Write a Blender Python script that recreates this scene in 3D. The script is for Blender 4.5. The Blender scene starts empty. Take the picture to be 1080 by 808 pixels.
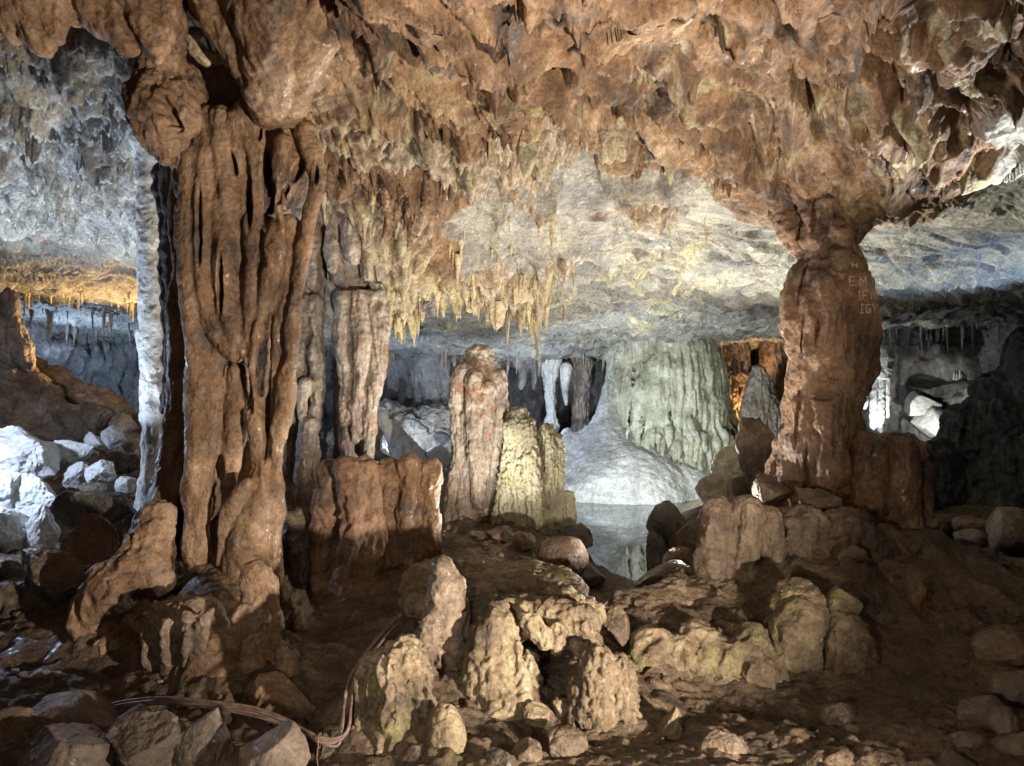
import bpy, math, random
import numpy as np
from mathutils import Vector, Matrix, Euler
from mathutils.bvhtree import BVHTree

random.seed(7)
RS = np.random.RandomState(11)
SC = bpy.context.scene
COL = SC.collection
EYE = 1.6
F = 786.0

def P(px, py, d):
    """point at distance d (metres ahead) that is seen at photo pixel px, py"""
    return np.array([(px-540)/F*d, d, EYE+(404-py)/F*d])

# ------------------------------------------------------------------ noise
_perm = RS.permutation(256); _perm = np.concatenate([_perm]*3).astype(np.int32)
_g = RS.normal(size=(256, 3)); _g /= np.linalg.norm(_g, axis=1)[:, None]
_g = _g.astype(np.float32)
_jit = RS.rand(256, 3).astype(np.float32)

def _noise(p):
    pi = np.floor(p).astype(np.int32); f = (p-pi).astype(np.float32); pi &= 255
    u = f*f*f*(f*(f*6-15)+10)
    out = 0
    for dx in (0, 1):
        hx = _perm[pi[:, 0]+dx]; wx = u[:, 0] if dx else 1-u[:, 0]
        for dy in (0, 1):
            hy = _perm[hx+pi[:, 1]+dy]; wy = u[:, 1] if dy else 1-u[:, 1]
            for dz in (0, 1):
                h = _perm[hy+pi[:, 2]+dz]; wz = u[:, 2] if dz else 1-u[:, 2]
                g = _g[h & 255]
                dot = g[:, 0]*(f[:, 0]-dx)+g[:, 1]*(f[:, 1]-dy)+g[:, 2]*(f[:, 2]-dz)
                out = out+wx*wy*wz*dot
    return out*1.5

def noise(p, s=1.0, off=0.0):
    p = np.asarray(p, dtype=np.float64)
    sc = np.array(s if hasattr(s, '__len__') else (s, s, s), dtype=np.float64)
    q = p/sc+np.array([off*7.31+100, off*3.17+100, off*5.71+100])
    n = len(q)
    if n <= 200000: return _noise(q)
    return np.concatenate([_noise(q[i:i+200000]) for i in range(0, n, 200000)])

def fbm(p, s=1.0, oct=4, off=0.0, gain=0.5, ridged=False):
    s = np.array(s if hasattr(s, '__len__') else (s, s, s), dtype=np.float64)
    a = 1.0; tot = 0; out = 0
    for i in range(oct):
        v = noise(p, s, off+i*1.7)
        if ridged: v = 1-2*np.abs(v)*1.4
        out = out+a*v; tot += a; a *= gain; s = s/2.03
    return out/tot

def worley(p, s, off=0.0, jitter=0.9):
    """distance to nearest cell point (in cells), and a random value per cell"""
    p = np.asarray(p, dtype=np.float64)
    q = p/np.array(s if hasattr(s, '__len__') else (s, s, s))+off*3.3+100
    pi = np.floor(q).astype(np.int32); f = (q-pi).astype(np.float32)
    best = np.full(len(q), 9.0, dtype=np.float32); rnd = np.zeros(len(q), dtype=np.float32)
    for dx in (-1, 0, 1):
        for dy in (-1, 0, 1):
            for dz in (-1, 0, 1):
                h = _perm[_perm[_perm[(pi[:, 0]+dx) & 255]+((pi[:, 1]+dy) & 255)]+((pi[:, 2]+dz) & 255)] & 255
                j = _jit[h]
                d = ((dx+.5+(j[:, 0]-.5)*jitter-f[:, 0])**2+(dy+.5+(j[:, 1]-.5)*jitter-f[:, 1])**2+(dz+.5+(j[:, 2]-.5)*jitter-f[:, 2])**2)
                m = d < best
                best[m] = d[m]; rnd[m] = j[m, 0]
    return np.sqrt(best), rnd

def worley2(x, y, s, off=0.0, jitter=0.9):
    q = np.stack([x/s+off*3.3+100, y/s+off*2.1+100], 1)
    pi = np.floor(q).astype(np.int32); f = (q-pi).astype(np.float32)
    best = np.full(len(q), 9.0, dtype=np.float32); rnd = np.zeros(len(q), dtype=np.float32)
    for dx in (-1, 0, 1):
        for dy in (-1, 0, 1):
            h = _perm[_perm[(pi[:, 0]+dx) & 255]+((pi[:, 1]+dy) & 255)] & 255
            j = _jit[h]
            d = (dx+.5+(j[:, 0]-.5)*jitter-f[:, 0])**2+(dy+.5+(j[:, 1]-.5)*jitter-f[:, 1])**2
            m = d < best
            best[m] = d[m]; rnd[m] = j[m, 2]
    return np.sqrt(best), rnd

def sstep(a, b, x):
    t = np.clip((x-a)/(b-a), 0, 1); return t*t*(3-2*t)

# ------------------------------------------------------------------ mesh helpers
def get_co(me):
    a = np.empty(len(me.vertices)*3, dtype=np.float32); me.vertices.foreach_get('co', a); return a.reshape(-1, 3)
def set_co(me, a):
    me.vertices.foreach_set('co', np.ascontiguousarray(a, dtype=np.float32).ravel()); me.update()
def get_no(me):
    a = np.empty(len(me.vertices)*3, dtype=np.float32); me.vertices.foreach_get('normal', a); return a.reshape(-1, 3)
def edges(me):
    a = np.empty(len(me.edges)*2, dtype=np.int32); me.edges.foreach_get('vertices', a); return a.reshape(-1, 2)
def smooth_mesh(me, it, f=0.6):
    co = get_co(me); e = edges(me); n = len(co)
    cnt = np.bincount(e.ravel(), minlength=n).astype(np.float32); cnt[cnt == 0] = 1
    for _ in range(it):
        acc = np.empty_like(co)
        for k in range(3):
            acc[:, k] = np.bincount(e[:, 0], weights=co[e[:, 1], k], minlength=n)+np.bincount(e[:, 1], weights=co[e[:, 0], k], minlength=n)
        co = co+f*(acc/cnt[:, None]-co)
    set_co(me, co)
def mesh_from(name, verts, faces):
    """faces: int array (m,4) or list"""
    me = bpy.data.meshes.new(name)
    if isinstance(faces, np.ndarray):
        k = faces.shape[1]
        me.vertices.add(len(verts)); me.vertices.foreach_set('co', np.asarray(verts, dtype=np.float32).ravel())
        me.loops.add(faces.size); me.loops.foreach_set('vertex_index', faces.astype(np.int32).ravel())
        me.polygons.add(len(faces)); me.polygons.foreach_set('loop_start', np.arange(0, faces.size, k, dtype=np.int32))
        me.update(calc_edges=True); me.validate()
    else:
        me.from_pydata([tuple(v) for v in verts], [], faces)
        me.update()
    return me
def shade(me):
    me.polygons.foreach_set('use_smooth', np.ones(len(me.polygons), dtype=bool)); me.update()

def link(name, me, mat, label=None, cat=None, group=None, kind=None, parent=None, origin=None):
    o = bpy.data.objects.new(name, me)
    COL.objects.link(o)
    if mat is not None and me is not None and not me.materials: me.materials.append(mat)
    if origin is not None:
        if me is not None:
            co = get_co(me); co -= np.asarray(origin, dtype=np.float32); set_co(me, co)
        o.location = Vector([float(v) for v in origin])
    if parent is not None:
        o.parent = parent
        if origin is None: o.location = -parent.location
        else: o.location = Vector([float(v) for v in origin])-parent.location
    if label: o['label'] = label
    if cat: o['category'] = cat; o['kind'] = 'thing'
    if group: o['group'] = group
    if kind: o['kind'] = kind
    return o
def empty(name, loc, label, cat, group=None):
    o = bpy.data.objects.new(name, None); COL.objects.link(o)
    o.empty_display_size = 0.2; o.location = Vector([float(v) for v in loc])
    o['label'] = label; o['category'] = cat; o['kind'] = 'thing'
    if group: o['group'] = group
    return o
def base_of(me):
    co = get_co(me); lo = co[:, 2].min()
    c = co.mean(0); return np.array([c[0], c[1], lo])

# closed shells that get fused
class Shells:
    def __init__(s): s.v = []; s.f = []; s.n = 0
    def add(s, v, f):
        s.v.append(np.asarray(v)); s.f += [tuple(i+s.n for i in q) for q in f]; s.n += len(v)
    def tube(s, pts, rad, seg=14, flat=1.0):
        pts = np.array(pts, float); rad = np.array(rad, float)
        # resample
        n = len(pts); t = np.arange(n); m = max(n, int(np.linalg.norm(np.diff(pts, axis=0), axis=1).sum()/0.06)); m = min(m, 60)
        tt = np.linspace(0, n-1, m); R = []; Q = []
        for x in tt:
            i = min(int(x), n-2); f = x-i
            a, b, c, d = pts[max(i-1, 0)], pts[i], pts[i+1], pts[min(i+2, n-1)]
            Q.append(.5*((2*b)+(-a+c)*f+(2*a-5*b+4*c-d)*f*f+(-a+3*b-3*c+d)*f**3))
            R.append(rad[i]*(1-f)+rad[i+1]*f)
        Q = np.array(Q); R = np.array(R)
        T = np.gradient(Q, axis=0); T /= np.linalg.norm(T, axis=1)[:, None]+1e-9
        v = []; f = []
        # round caps
        for cap in (0, 1):
            pass
        rings = []
        def ring(c, t, r):
            up = np.array([0, 1, 0.]) if abs(t[1]) < .9 else np.array([1, 0, 0.])
            a = np.cross(up, t); a /= np.linalg.norm(a); b = np.cross(t, a)
            th = np.arange(seg)/seg*2*math.pi
            return c+r*(np.cos(th)[:, None]*a+np.sin(th)[:, None]*b*flat)
        for k in (0.25, .6, .88):
            rings.append(ring(Q[0]-T[0]*R[0]*(1-k*k)**.5, T[0], R[0]*k))
        for q, t_, r in zip(Q, T, R): rings.append(ring(q, t_, r))
        for k in (.88, .6, .25):
            rings.append(ring(Q[-1]+T[-1]*R[-1]*(1-k*k)**.5, T[-1], R[-1]*k))
        M = len(rings); v = np.concatenate(rings)
        for i in range(M-1):
            for j in range(seg):
                a = i*seg+j; b = i*seg+(j+1) % seg
                f.append((a, b, b+seg, a+seg))
        f.append(tuple(range(seg))[::-1]); f.append(tuple((M-1)*seg+j for j in range(seg)))
        s.add(v, f)
    def px(s, path, d, flat=1.0, seg=14):
        """path of (px, py, half width in px[, depth offset])"""
        pts = []; rad = []
        for q in path:
            dd = d+(q[3] if len(q) > 3 else 0)
            pts.append(P(q[0], q[1], dd)); rad.append(q[2]/F*dd)
        s.tube(pts, rad, seg, flat)
    def ell(s, c, r, seg=20, rot=None, box=0.0):
        th = np.linspace(0, math.pi, seg//2+1)[1:-1]; ph = np.arange(seg)/seg*2*math.pi
        v = []
        for t in th:
            for p in ph: v.append((math.sin(t)*math.cos(p), math.sin(t)*math.sin(p), math.cos(t)))
        v.append((0, 0, 1)); v.append((0, 0, -1)); v = np.array(v)
        if box: # towards a rounded box
            m = np.abs(v).max(1)[:, None]; v = v*(1-box)+v/m*box
        v = v*np.array(r)
        if rot is not None: v = v@np.array(Euler(rot).to_matrix()).T
        v = v+np.array(c); f = []; k = len(th)
        for i in range(k-1):
            for j in range(seg):
                a = i*seg+j; b = i*seg+(j+1) % seg
                f.append((a, a+seg, b+seg, b))
        for j in range(seg):
            f.append((k*seg, j, (j+1) % seg)); f.append((k*seg+1, (k-1)*seg+(j+1) % seg, (k-1)*seg+j))
        s.add(v, f)
    def bx(s, x0, y0, x1, y1, d, dep=1.0, rot=0.0, box=.72):
        """rounded block that fills the pixel box at depth d; dep = depth over width"""
        c = P((x0+x1)/2, (y0+y1)/2, d); rx = (x1-x0)/2/F*d; rz = (y1-y0)/2/F*d
        s.ell(c, (rx, rx*dep, rz), 24, (0, rot, 0) if rot else None, box)
    def fuse(s, name, voxel, smooth=3):
        v = np.concatenate(s.v)
        me = bpy.data.meshes.new(name); me.from_pydata([tuple(a) for a in v], [], s.f); me.update()
        o = bpy.data.objects.new(name, me); COL.objects.link(o)
        m = o.modifiers.new('r', 'REMESH'); m.mode = 'VOXEL'; m.voxel_size = voxel; m.adaptivity = 0
        dg = bpy.context.evaluated_depsgraph_get()
        out = bpy.data.meshes.new_from_object(o.evaluated_get(dg))
        bpy.data.objects.remove(o); bpy.data.meshes.remove(me)
        out.name = name
        smooth_mesh(out, smooth)
        shade(out)
        return out

def displace(me, *layers):
    """each layer: function(co, normal) -> distance along normal"""
    for fn in layers:
        co = get_co(me); no = get_no(me)
        d = fn(co, no)
        if d.ndim == 1: d = no*d[:, None]
        set_co(me, co+d)

# displacement layers
def L_fbm(a, s, o=0, oct=4, gain=.5): return lambda c, n: a*fbm(c, s, oct, o, gain)
def L_ridge(a, s, o=0, oct=3): return lambda c, n: a*(fbm(c, s, oct, o, .5, True)-.3)
def L_flute(a, w, h, o=0): # vertical folds
    def fn(c, n):
        q = c.copy(); q[:, 0] += .5*w*noise(c, h*.5, o+9); q[:, 1] += .5*w*noise(c, h*.5, o+19)
        r = fbm(q, (w, w, h), 2, o, .5, True)
        return a*(r-.4)*(1-.7*np.abs(n[:, 2]))
    return fn
def L_holes(hs, d0=0, depth=.12):
    def fn(c, n):
        Yd = np.maximum(c[:, 1], .5); px = 540+c[:, 0]/Yd*F; py = 404-(c[:, 2]-EYE)/Yd*F
        w = np.zeros(len(c)); rim = np.zeros(len(c))
        for h in hs:
            a = math.radians(h[4]) if len(h) > 4 else 0
            u = (px-h[0])*math.cos(a)+(py-h[1])*math.sin(a); v = -(px-h[0])*math.sin(a)+(py-h[1])*math.cos(a)
            r = np.sqrt((u/h[2])**2+(v/h[3])**2)
            w = np.maximum(w, sstep(1.15, .5, r)); rim = np.maximum(rim, np.exp(-((r-1.45)/.35)**2))
        f = sstep(.15, -.25, n[:, 1])
        out = np.zeros((len(c), 3)); out[:, 1] = f*(w*depth-rim*.008)
        return out
    return fn
def L_ripple(a, k, o=0): # rimstone ripples round a column
    return lambda c, n: a*np.sin(c[:, 2]*k+3*noise(c, .35, o))*np.clip(noise(c, .5, o+5)+.5, 0, 1)*(1-np.abs(n[:, 2]))
def L_pop(a, s, o=0, thr=-.1): # popcorn knobs in patches
    def fn(c, n):
        d, r = worley(c, s, o)
        return a*np.clip(1-d*d*1.6, 0, 1)*(.4+.6*r)*sstep(thr, thr+.4, noise(c, s[0]*8 if hasattr(s, '__len__') else s*8, o+3))
    return fn
def L_strata(a, s, o=0): # horizontal ledges
    def fn(c, n):
        z = c[:, 2]/s+1.2*noise(c, .8, o); f = z-np.floor(z)
        return a*(sstep(0, .25, f)-sstep(.7, 1, f))*(1-np.abs(n[:, 2]))
    return fn
def L_pits(a, s, o=0):
    def fn(c, n):
        d, r = worley(c, s, o)
        return -a*np.clip(1-d*2.2, 0, 1)*(r > .45)
    return fn

def L_block(a, s, o=0):
    def fn(c, n):
        q = c+.12*s*fbm(c, s*.6, 2, o+2)[:, None]
        d, r = worley(q, s, o)
        return a*(r-.5)-a*.5*sstep(.62, .85, d)
    return fn
ROCKY = lambda k=1, o=0: (L_fbm(.10*k, .7*k, o), L_ridge(.035*k, .3*k, o+1), L_fbm(.018*k, .09, o+2), L_fbm(.006, .03, o+3, 2))
FLOW = lambda k=1, o=0: (L_fbm(.07*k, .6, o), L_flute(.035*k, .09, .7, o), L_ripple(.006, 60, o), L_fbm(.014, .09, o+2), L_fbm(.005, .03, o+3, 2))

# ------------------------------------------------------------------ materials
def rockmat(name, cols, sc=1.2, streak=0.5, wet=.4, bump=1.0, stretch=5.0, speck=.35, patch=None, patch_amt=.5, ramp=None, attr=None, spec=.5):
    m = bpy.data.materials.new(name); m.use_nodes = True
    nt = m.node_tree; N = nt.nodes; L = nt.links
    for n in list(N): N.remove(n)
    out = N.new('ShaderNodeOutputMaterial'); b = N.new('ShaderNodeBsdfPrincipled'); L.new(b.outputs[0], out.inputs[0])
    geo = N.new('ShaderNodeNewGeometry'); P_ = geo.outputs['Position']
    def noise_(scale, detail=6, rough=.6, vec=P_, dist=0.0, typ='FBM'):
        n = N.new('ShaderNodeTexNoise'); n.noise_type = typ
        n.inputs['Scale'].default_value = scale; n.inputs['Detail'].default_value = detail; n.inputs['Roughness'].default_value = rough
        n.inputs['Distortion'].default_value = dist
        L.new(vec, n.inputs['Vector']); return n.outputs[0]
    def mapr(x, a, b_, c, d):
        n = N.new('ShaderNodeMapRange'); n.inputs[1].default_value = a; n.inputs[2].default_value = b_; n.inputs[3].default_value = c; n.inputs[4].default_value = d
        L.new(x, n.inputs[0]); return n.outputs[0]
    def mix(f, a, b_, mode='MIX'):
        n = N.new('ShaderNodeMix'); n.data_type = 'RGBA'; n.blend_type = mode
        if isinstance(f, (int, float)): n.inputs[0].default_value = f
        else: L.new(f, n.inputs[0])
        for s, v in ((n.inputs[6], a), (n.inputs[7], b_)):
            if isinstance(v, tuple): s.default_value = (*v, 1)
            else: L.new(v, s)
        return n.outputs[2]
    mp = N.new('ShaderNodeMapping'); mp.inputs['Scale'].default_value = (1, 1, 1/stretch); L.new(P_, mp.inputs[0])
    n1 = noise_(sc, 5, .62, dist=.6)
    r = N.new('ShaderNodeValToRGB'); L.new(n1, r.inputs[0])
    el = r.color_ramp.elements; k = len(cols); pos = ramp or [.34+.32*i/(k-1) for i in range(k)]
    el[0].position = pos[0]; el[0].color = (*cols[0], 1); el[1].position = pos[-1]; el[1].color = (*cols[-1], 1)
    for i in range(1, k-1):
        e = el.new(pos[i]); e.color = (*cols[i], 1)
    col = r.outputs[0]
    # mineral streaks that run down
    n2 = noise_(sc*6, 5, .6, mp.outputs[0], .3)
    col = mix(mapr(n2, .5, .68, 0, streak), col, mix(.5, cols[-1], (.55, .5, .42)))
    n2b = noise_(sc*4, 5, .6, mp.outputs[0], .3)
    col = mix(mapr(n2b, .38, .25, 0, streak), col, tuple(c*.3 for c in cols[0]))
    if attr:
        at = N.new('ShaderNodeAttribute'); at.attribute_name = attr[0]
        nz = noise_(5, 6, .7)
        ad = N.new('ShaderNodeMath'); ad.operation = 'MULTIPLY_ADD'; L.new(nz, ad.inputs[0]); ad.inputs[1].default_value = .8; L.new(at.outputs['Fac'], ad.inputs[2])
        col2 = mix(mapr(noise_(1.6, 8, .7), .38, .6, 0, 1), attr[1], attr[2])
        col = mix(mapr(ad.outputs[0], .75, 1.05, 0, 1), col, col2)
        if len(attr) > 3: # cream calcite on knobs
            at2 = N.new('ShaderNodeAttribute'); at2.attribute_name = attr[3]
            ad2 = N.new('ShaderNodeMath'); ad2.operation = 'MULTIPLY_ADD'; L.new(noise_(9, 6, .7), ad2.inputs[0]); ad2.inputs[1].default_value = .9; L.new(at2.outputs['Fac'], ad2.inputs[2])
            col = mix(mapr(ad2.outputs[0], .7, 1.1, 0, .8), col, mix(mapr(noise_(1.1, 4), .45, .6, 0, 1), attr[4], attr[5]))
    if patch:
        n5 = noise_(sc*1.7, 4, .7, dist=1.0)
        col = mix(mapr(n5, .52, .66, 0, patch_amt), col, patch)
    n3 = noise_(38, 4, .75)
    hs = mix(1.0, col, mix(mapr(n3, .3, .7, 0, 1), (1-speck,)*3, (1+speck*.8,)*3), 'MULTIPLY')
    n4 = noise_(9, 4, .7, dist=.8)
    hs = mix(1.0, hs, mix(mapr(n4, .3, .7, 0, 1), (1-speck*.9, 1-speck*1.0, 1-speck*1.1), (1.2, 1.2, 1.2)), 'MULTIPLY')
    L.new(hs, b.inputs['Base Color'])
    rn = noise_(4.3, 3, .6, dist=.5)
    L.new(mapr(rn, .42, .64, .88-.2*wet, .68-.36*wet), b.inputs['Roughness'])
    b.inputs['Specular IOR Level'].default_value = spec*.8; rn_ = noise_(1.9, 4, .65, dist=.8)
    L.new(mapr(rn_, .52, .66, 0, .55*wet), b.inputs['Coat Weight']); b.inputs['Coat Roughness'].default_value = .26
    # bumps: medium lumps, fine grain
    h1 = noise_(14, 6, .68, dist=.4); h2 = noise_(75, 3, .7)
    v = N.new('ShaderNodeTexVoronoi'); v.feature = 'F1'; v.inputs['Scale'].default_value = 26; L.new(P_, v.inputs['Vector'])
    b1 = N.new('ShaderNodeBump'); b1.inputs['Strength'].default_value = 1; b1.inputs['Distance'].default_value = .03*bump; L.new(h1, b1.inputs['Height'])
    b2 = N.new('ShaderNodeBump'); b2.inputs['Strength'].default_value = .8; b2.inputs['Distance'].default_value = .008*bump; L.new(v.outputs[0], b2.inputs['Height']); L.new(b1.outputs[0], b2.inputs['Normal'])
    b3 = N.new('ShaderNodeBump'); b3.inputs['Strength'].default_value = .8; b3.inputs['Distance'].default_value = .006*bump; L.new(h2, b3.inputs['Height']); L.new(b2.outputs[0], b3.inputs['Normal'])
    L.new(b3.outputs[0], b.inputs['Normal'])
    return m

RUST = rockmat('rust_flowstone', [(.075, .05, .036), (.225, .135, .074), (.41, .285, .18)], wet=.9, sc=1.6, stretch=2.5, streak=.22, patch=(.20, .15, .11), patch_amt=.6)
BROWN = rockmat('brown_rock', [(.065, .05, .038), (.165, .12, .085), (.31, .24, .18)], wet=.6, sc=1.6, streak=.15, patch=(.30, .26, .12), patch_amt=.25)
REDDISH = rockmat('reddish_brown_rock', [(.075, .048, .034), (.20, .118, .067), (.33, .21, .13)], wet=.6, sc=1.6, streak=.2)
OCHRE = rockmat('ochre_mossy_rock', [(.085, .065, .045), (.20, .15, .095), (.39, .32, .21)], wet=.45, sc=1.8, streak=.15, patch=(.24, .235, .09), patch_amt=.6, bump=1.2)
GREYF = rockmat('grey_flowstone', [(.10, .085, .07), (.26, .22, .18), (.46, .42, .36)], wet=.7, streak=.6, patch=(.24, .12, .06), patch_amt=.7)
YELLOW = rockmat('yellow_green_flowstone', [(.13, .12, .08), (.34, .325, .23), (.56, .55, .44)], wet=.3, streak=.5, patch=(.30, .32, .14), patch_amt=.5)
PALE = rockmat('pale_calcite', [(.28, .28, .28), (.52, .52, .50), (.66, .66, .62)], wet=.3, streak=.4, speck=.25, bump=.7)
APRON = rockmat('grey_white_flowstone', [(.20, .20, .20), (.36, .36, .355), (.54, .54, .52)], sc=.9, wet=.35, streak=.35, stretch=2.5, speck=.3, bump=.8, patch=(.24, .25, .20), patch_amt=.5)
GREEN = rockmat('green_stained_calcite', [(.19, .18, .13), (.39, .39, .29), (.60, .60, .51)], sc=2.2, wet=.5, streak=.7, patch=(.30, .33, .14), patch_amt=.5, speck=.25)
SHADED = rockmat('shade_black_limestone', [(.018, .018, .019), (.04, .04, .042), (.08, .08, .083)], wet=.5, streak=.3)  # darker limestone: the unlit cavern's shade is put into the colour
MUD = rockmat('mud', [(.06, .043, .03), (.125, .09, .06), (.23, .17, .115)], wet=.45, sc=2.2, streak=0, patch=(.20, .17, .09), patch_amt=.4, bump=1.5)
DARK = rockmat('dark_limestone', [(.05, .048, .045), (.12, .115, .11), (.22, .21, .20)], wet=.3, streak=.3)
BOULD = rockmat('clay_boulder', [(.09, .072, .058), (.17, .135, .105), (.30, .245, .195)], wet=.45, sc=2, streak=.1, bump=.7, speck=.25)
WHITER = rockmat('white_boulder', [(.36, .36, .36), (.52, .52, .52), (.64, .65, .64)], wet=.5, streak=.1, bump=.5, speck=.2, patch=(.4, .47, .34), patch_amt=.4)
CEIL = rockmat('ceiling_rock', [(.06, .04, .028), (.22, .13, .068), (.40, .275, .165)], sc=1.7, streak=0, wet=.35, bump=1.3, patch=(.11, .085, .07), patch_amt=.75,
               attr=('zone', (.20, .20, .20), (.37, .355, .30), 'knob', (.50, .44, .33), (.44, .42, .24)))
WALLM = rockmat('wall_rock', [(.10, .09, .085), (.2, .19, .18), (.34, .33, .32)], wet=.3, streak=.3, bump=1.5)
CREAM = rockmat('cream_calcite', [(.30, .22, .12), (.48, .40, .24), (.60, .54, .38)], wet=.5, streak=.4, patch=(.42, .42, .18), patch_amt=.6)

# ------------------------------------------------------------------ ceiling and ground sheets
def rbf(ctrl, smooth=.02):
    c = np.array(ctrl, float); X = c[:, :2]; n = len(c)
    D = np.sqrt(((X[:, None]-X[None])**2).sum(-1)+.25)
    A = np.zeros((n+1, n+1)); A[:n, :n] = D+np.eye(n)*-smooth; A[:n, n] = 1; A[n, :n] = 1
    w = np.linalg.solve(A, np.append(c[:, 2], 0))
    def f(x, y):
        out = np.zeros_like(x)+w[n]
        for i in range(n): out += w[i]*np.sqrt((x-X[i, 0])**2+(y-X[i, 1])**2+.25)
        return out
    return f
def pc(*a): return [tuple(P(*q)) for q in a]

def fan(rows, ncol, inner=.8):
    u = np.linspace(-1, 1, ncol); rows = np.array(rows)
    win = .74*np.maximum(rows, 0)+1.2; wout = np.maximum(.95*rows+4, 9)
    au = np.abs(u)[None]; a = np.where(au < inner, au/inner*win[:, None], win[:, None]+(au-inner)/(1-inner)*(wout-win)[:, None])
    X = a*np.sign(u)[None]; Y = np.repeat(rows[:, None], ncol, 1)
    n, m = X.shape; i = np.arange(n*m).reshape(n, m)
    q = np.stack([i[:-1, :-1], i[:-1, 1:], i[1:, 1:], i[1:, :-1]], -1).reshape(-1, 4)
    return X.ravel(), Y.ravel(), q
def rows(*seg):
    out = []
    for a, b, s in seg: out += list(np.arange(a, b, s))
    return out

CEILC = pc((60, 20, 6.2), (100, -110, 4.6), (300, -90, 4.6), (60, 170, 8.5), (60, 250, 10.5), (60, 318, 13), (60, 340, 16), (250, 70, 6.6), (250, 200, 8.6), (250, 300, 11), (250, 350, 15),
    (450, 0, 4.2), (450, 80, 5.6), (450, 140, 6.8), (430, 205, 7.7), (420, 275, 8.6), (440, 325, 9.9), (450, 345, 12), (450, 372, 16), (450, 380, 19),
    (650, 0, 4.2), (650, 100, 6), (650, 170, 7.2), (650, 230, 8.5), (650, 300, 10.5), (690, 350, 13.5), (600, 378, 17), (600, 385, 19.5),
    (860, 0, 4.1), (860, 100, 5.8), (860, 210, 7.2), (900, 260, 8.8), (900, 320, 11), (850, 350, 14), (880, 370, 19),
    (1050, 0, 4), (1050, 120, 5.6), (1020, 195, 6.9), (1020, 240, 8), (1020, 300, 10), (1020, 330, 12.5), (1000, 350, 16))
CEILC += [(-3, 1, 4.3), (0, 1, 3.5), (3, 1, 3.5), (-5, -6, 3.3), (5, -6, 3.3), (-9, 3, 3.8), (9, 3, 3), (-12, 12, 3.2), (13, 12, 2.2), (-15, 20, 2.4), (16, 20, 1.8), (0, 24, 2)]
cz = rbf(CEILC)
X, Y, Q = fan(rows((-6, 3, .12), (3, 4.2, .03), (4.2, 10, .0145), (10, 14, .025), (14, 21, .05)), 900)
pxx = 540+X/np.maximum(Y, .5)*F
p2 = np.stack([X, Y, 0*X], 1)
Z = cz(X, Y)
# domain warp
wx = X+.25*noise(p2, .8, 1)+.08*noise(p2, .25, 2); wy = Y+.25*noise(p2, .8, 3)+.08*noise(p2, .25, 4)
pw = np.stack([wx, wy, 0*X], 1)
big = fbm(p2, 1.6, 3, 5)
Z += .22*big
nearcol = np.exp(-((X-3.1)**2+(Y-6.8)**2)/1.15**2)
Z -= .40*np.exp(-((X-2.95)**2+(Y-6.95)**2)/.62**2)+.20*np.exp(-((X-3.1)**2+(Y-6.5)**2)/1.3**2)  # flare round the right column
Z -= .18*np.exp(-((X+2.1)**2+(Y-6.2)**2)/.8**2)
# diagonal folds of brown rock close to the camera
c45, s45 = math.cos(math.radians(38)), math.sin(math.radians(38))
pd = np.stack([(wx*c45-wy*s45)/.46, (wx*s45+wy*c45)/1.7, 0*X], 1)
near = 1-sstep(6.0, 7.4, Y+.5*noise(p2, 1.2, 6))
fold = fbm(pd, 1, 2, 7, .45, True)
Z += near*.30*(-fold)*sstep(-3.2, -1.5, X)
step_ = noise(pd, 1.3, 62)*2.2; Z += near*.10*(sstep(.35, .6, step_-np.floor(step_)))
Z += near*.05*fbm(pw, .4, 3, 21, .5)
# zone: 0 brown, 1 pale slab
zb = 9.3-1.9*sstep(-1.5, -.3, X)  # where brown drapery gives way to bare slab
zone = sstep(-.35, .45, Y-zb+1.5*noise(p2, .9, 8)+.5*noise(p2, .3, 9))
zone = np.maximum(zone, sstep(.35, .6, noise(p2, 1.0, 31))*sstep(6.6, 7.5, Y)*.9)
leftz = sstep(-1.9, -2.6, X*8/np.maximum(Y, 4))
zone = np.maximum(zone, leftz*sstep(6.0, 6.6, Y)*(1-sstep(9.5, 11, Y)))
zone = np.maximum(zone, sstep(3.4, 4.1, X-.25*(Y-6)+.5*noise(p2, .8, 41))*.95*(Y < 8))
# hanging knobs
lip = sstep(5.7, 6.6, Y+.7*noise(p2, 1.0, 10))*(1-sstep(-.1, .6, Y-zb+.9*noise(p2, .9, 11)))
lip = np.clip(lip*(.75+.9*noise(p2, .9, 12)), 0, 1)
lip *= 1-.55*zone*(1-leftz)
lip = np.maximum(lip, .75*leftz*sstep(5.6, 6.4, Y)*(1-sstep(9.8, 10.5, Y)))
lip = np.maximum(lip, .03*near)
lip *= 1-np.clip(1.15*nearcol, 0, .93)
fr = np.exp(-((Y-8.9+.9*noise(p2, .7, 61))/.42)**2)*sstep(-2.6, -2.2, X)*sstep(1.1, .5, X)*np.clip(.8+.9*noise(p2, .5, 64), 0, 1)
fr = np.maximum(fr, np.exp(-(((X-.30+.3*noise(p2, .5, 65))/.30)**2+((Y-9.9)/.55)**2)))
fr = np.maximum(fr, .7*np.exp(-((Y-7.7-.3*(X-1)+.8*noise(p2, .8, 66))/.16)**2)*sstep(-.6, 0, X)*sstep(2.2, 1.6, X)*sstep(0, .2, noise(p2, .9, 67)))
lip = np.maximum(lip, fr); zone = zone*(1-.85*sstep(.35, .8, fr)); Z -= .16*fr
pp = sstep(.12, .34, noise(pd, (.9, 1.2, 1), 71)+.25*noise(p2, .3, 72))*near*sstep(4.4, 5.0, Y)*(1-.8*nearcol)
lip = np.maximum(lip, .42*pp)
knob = np.zeros_like(X)
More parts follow.
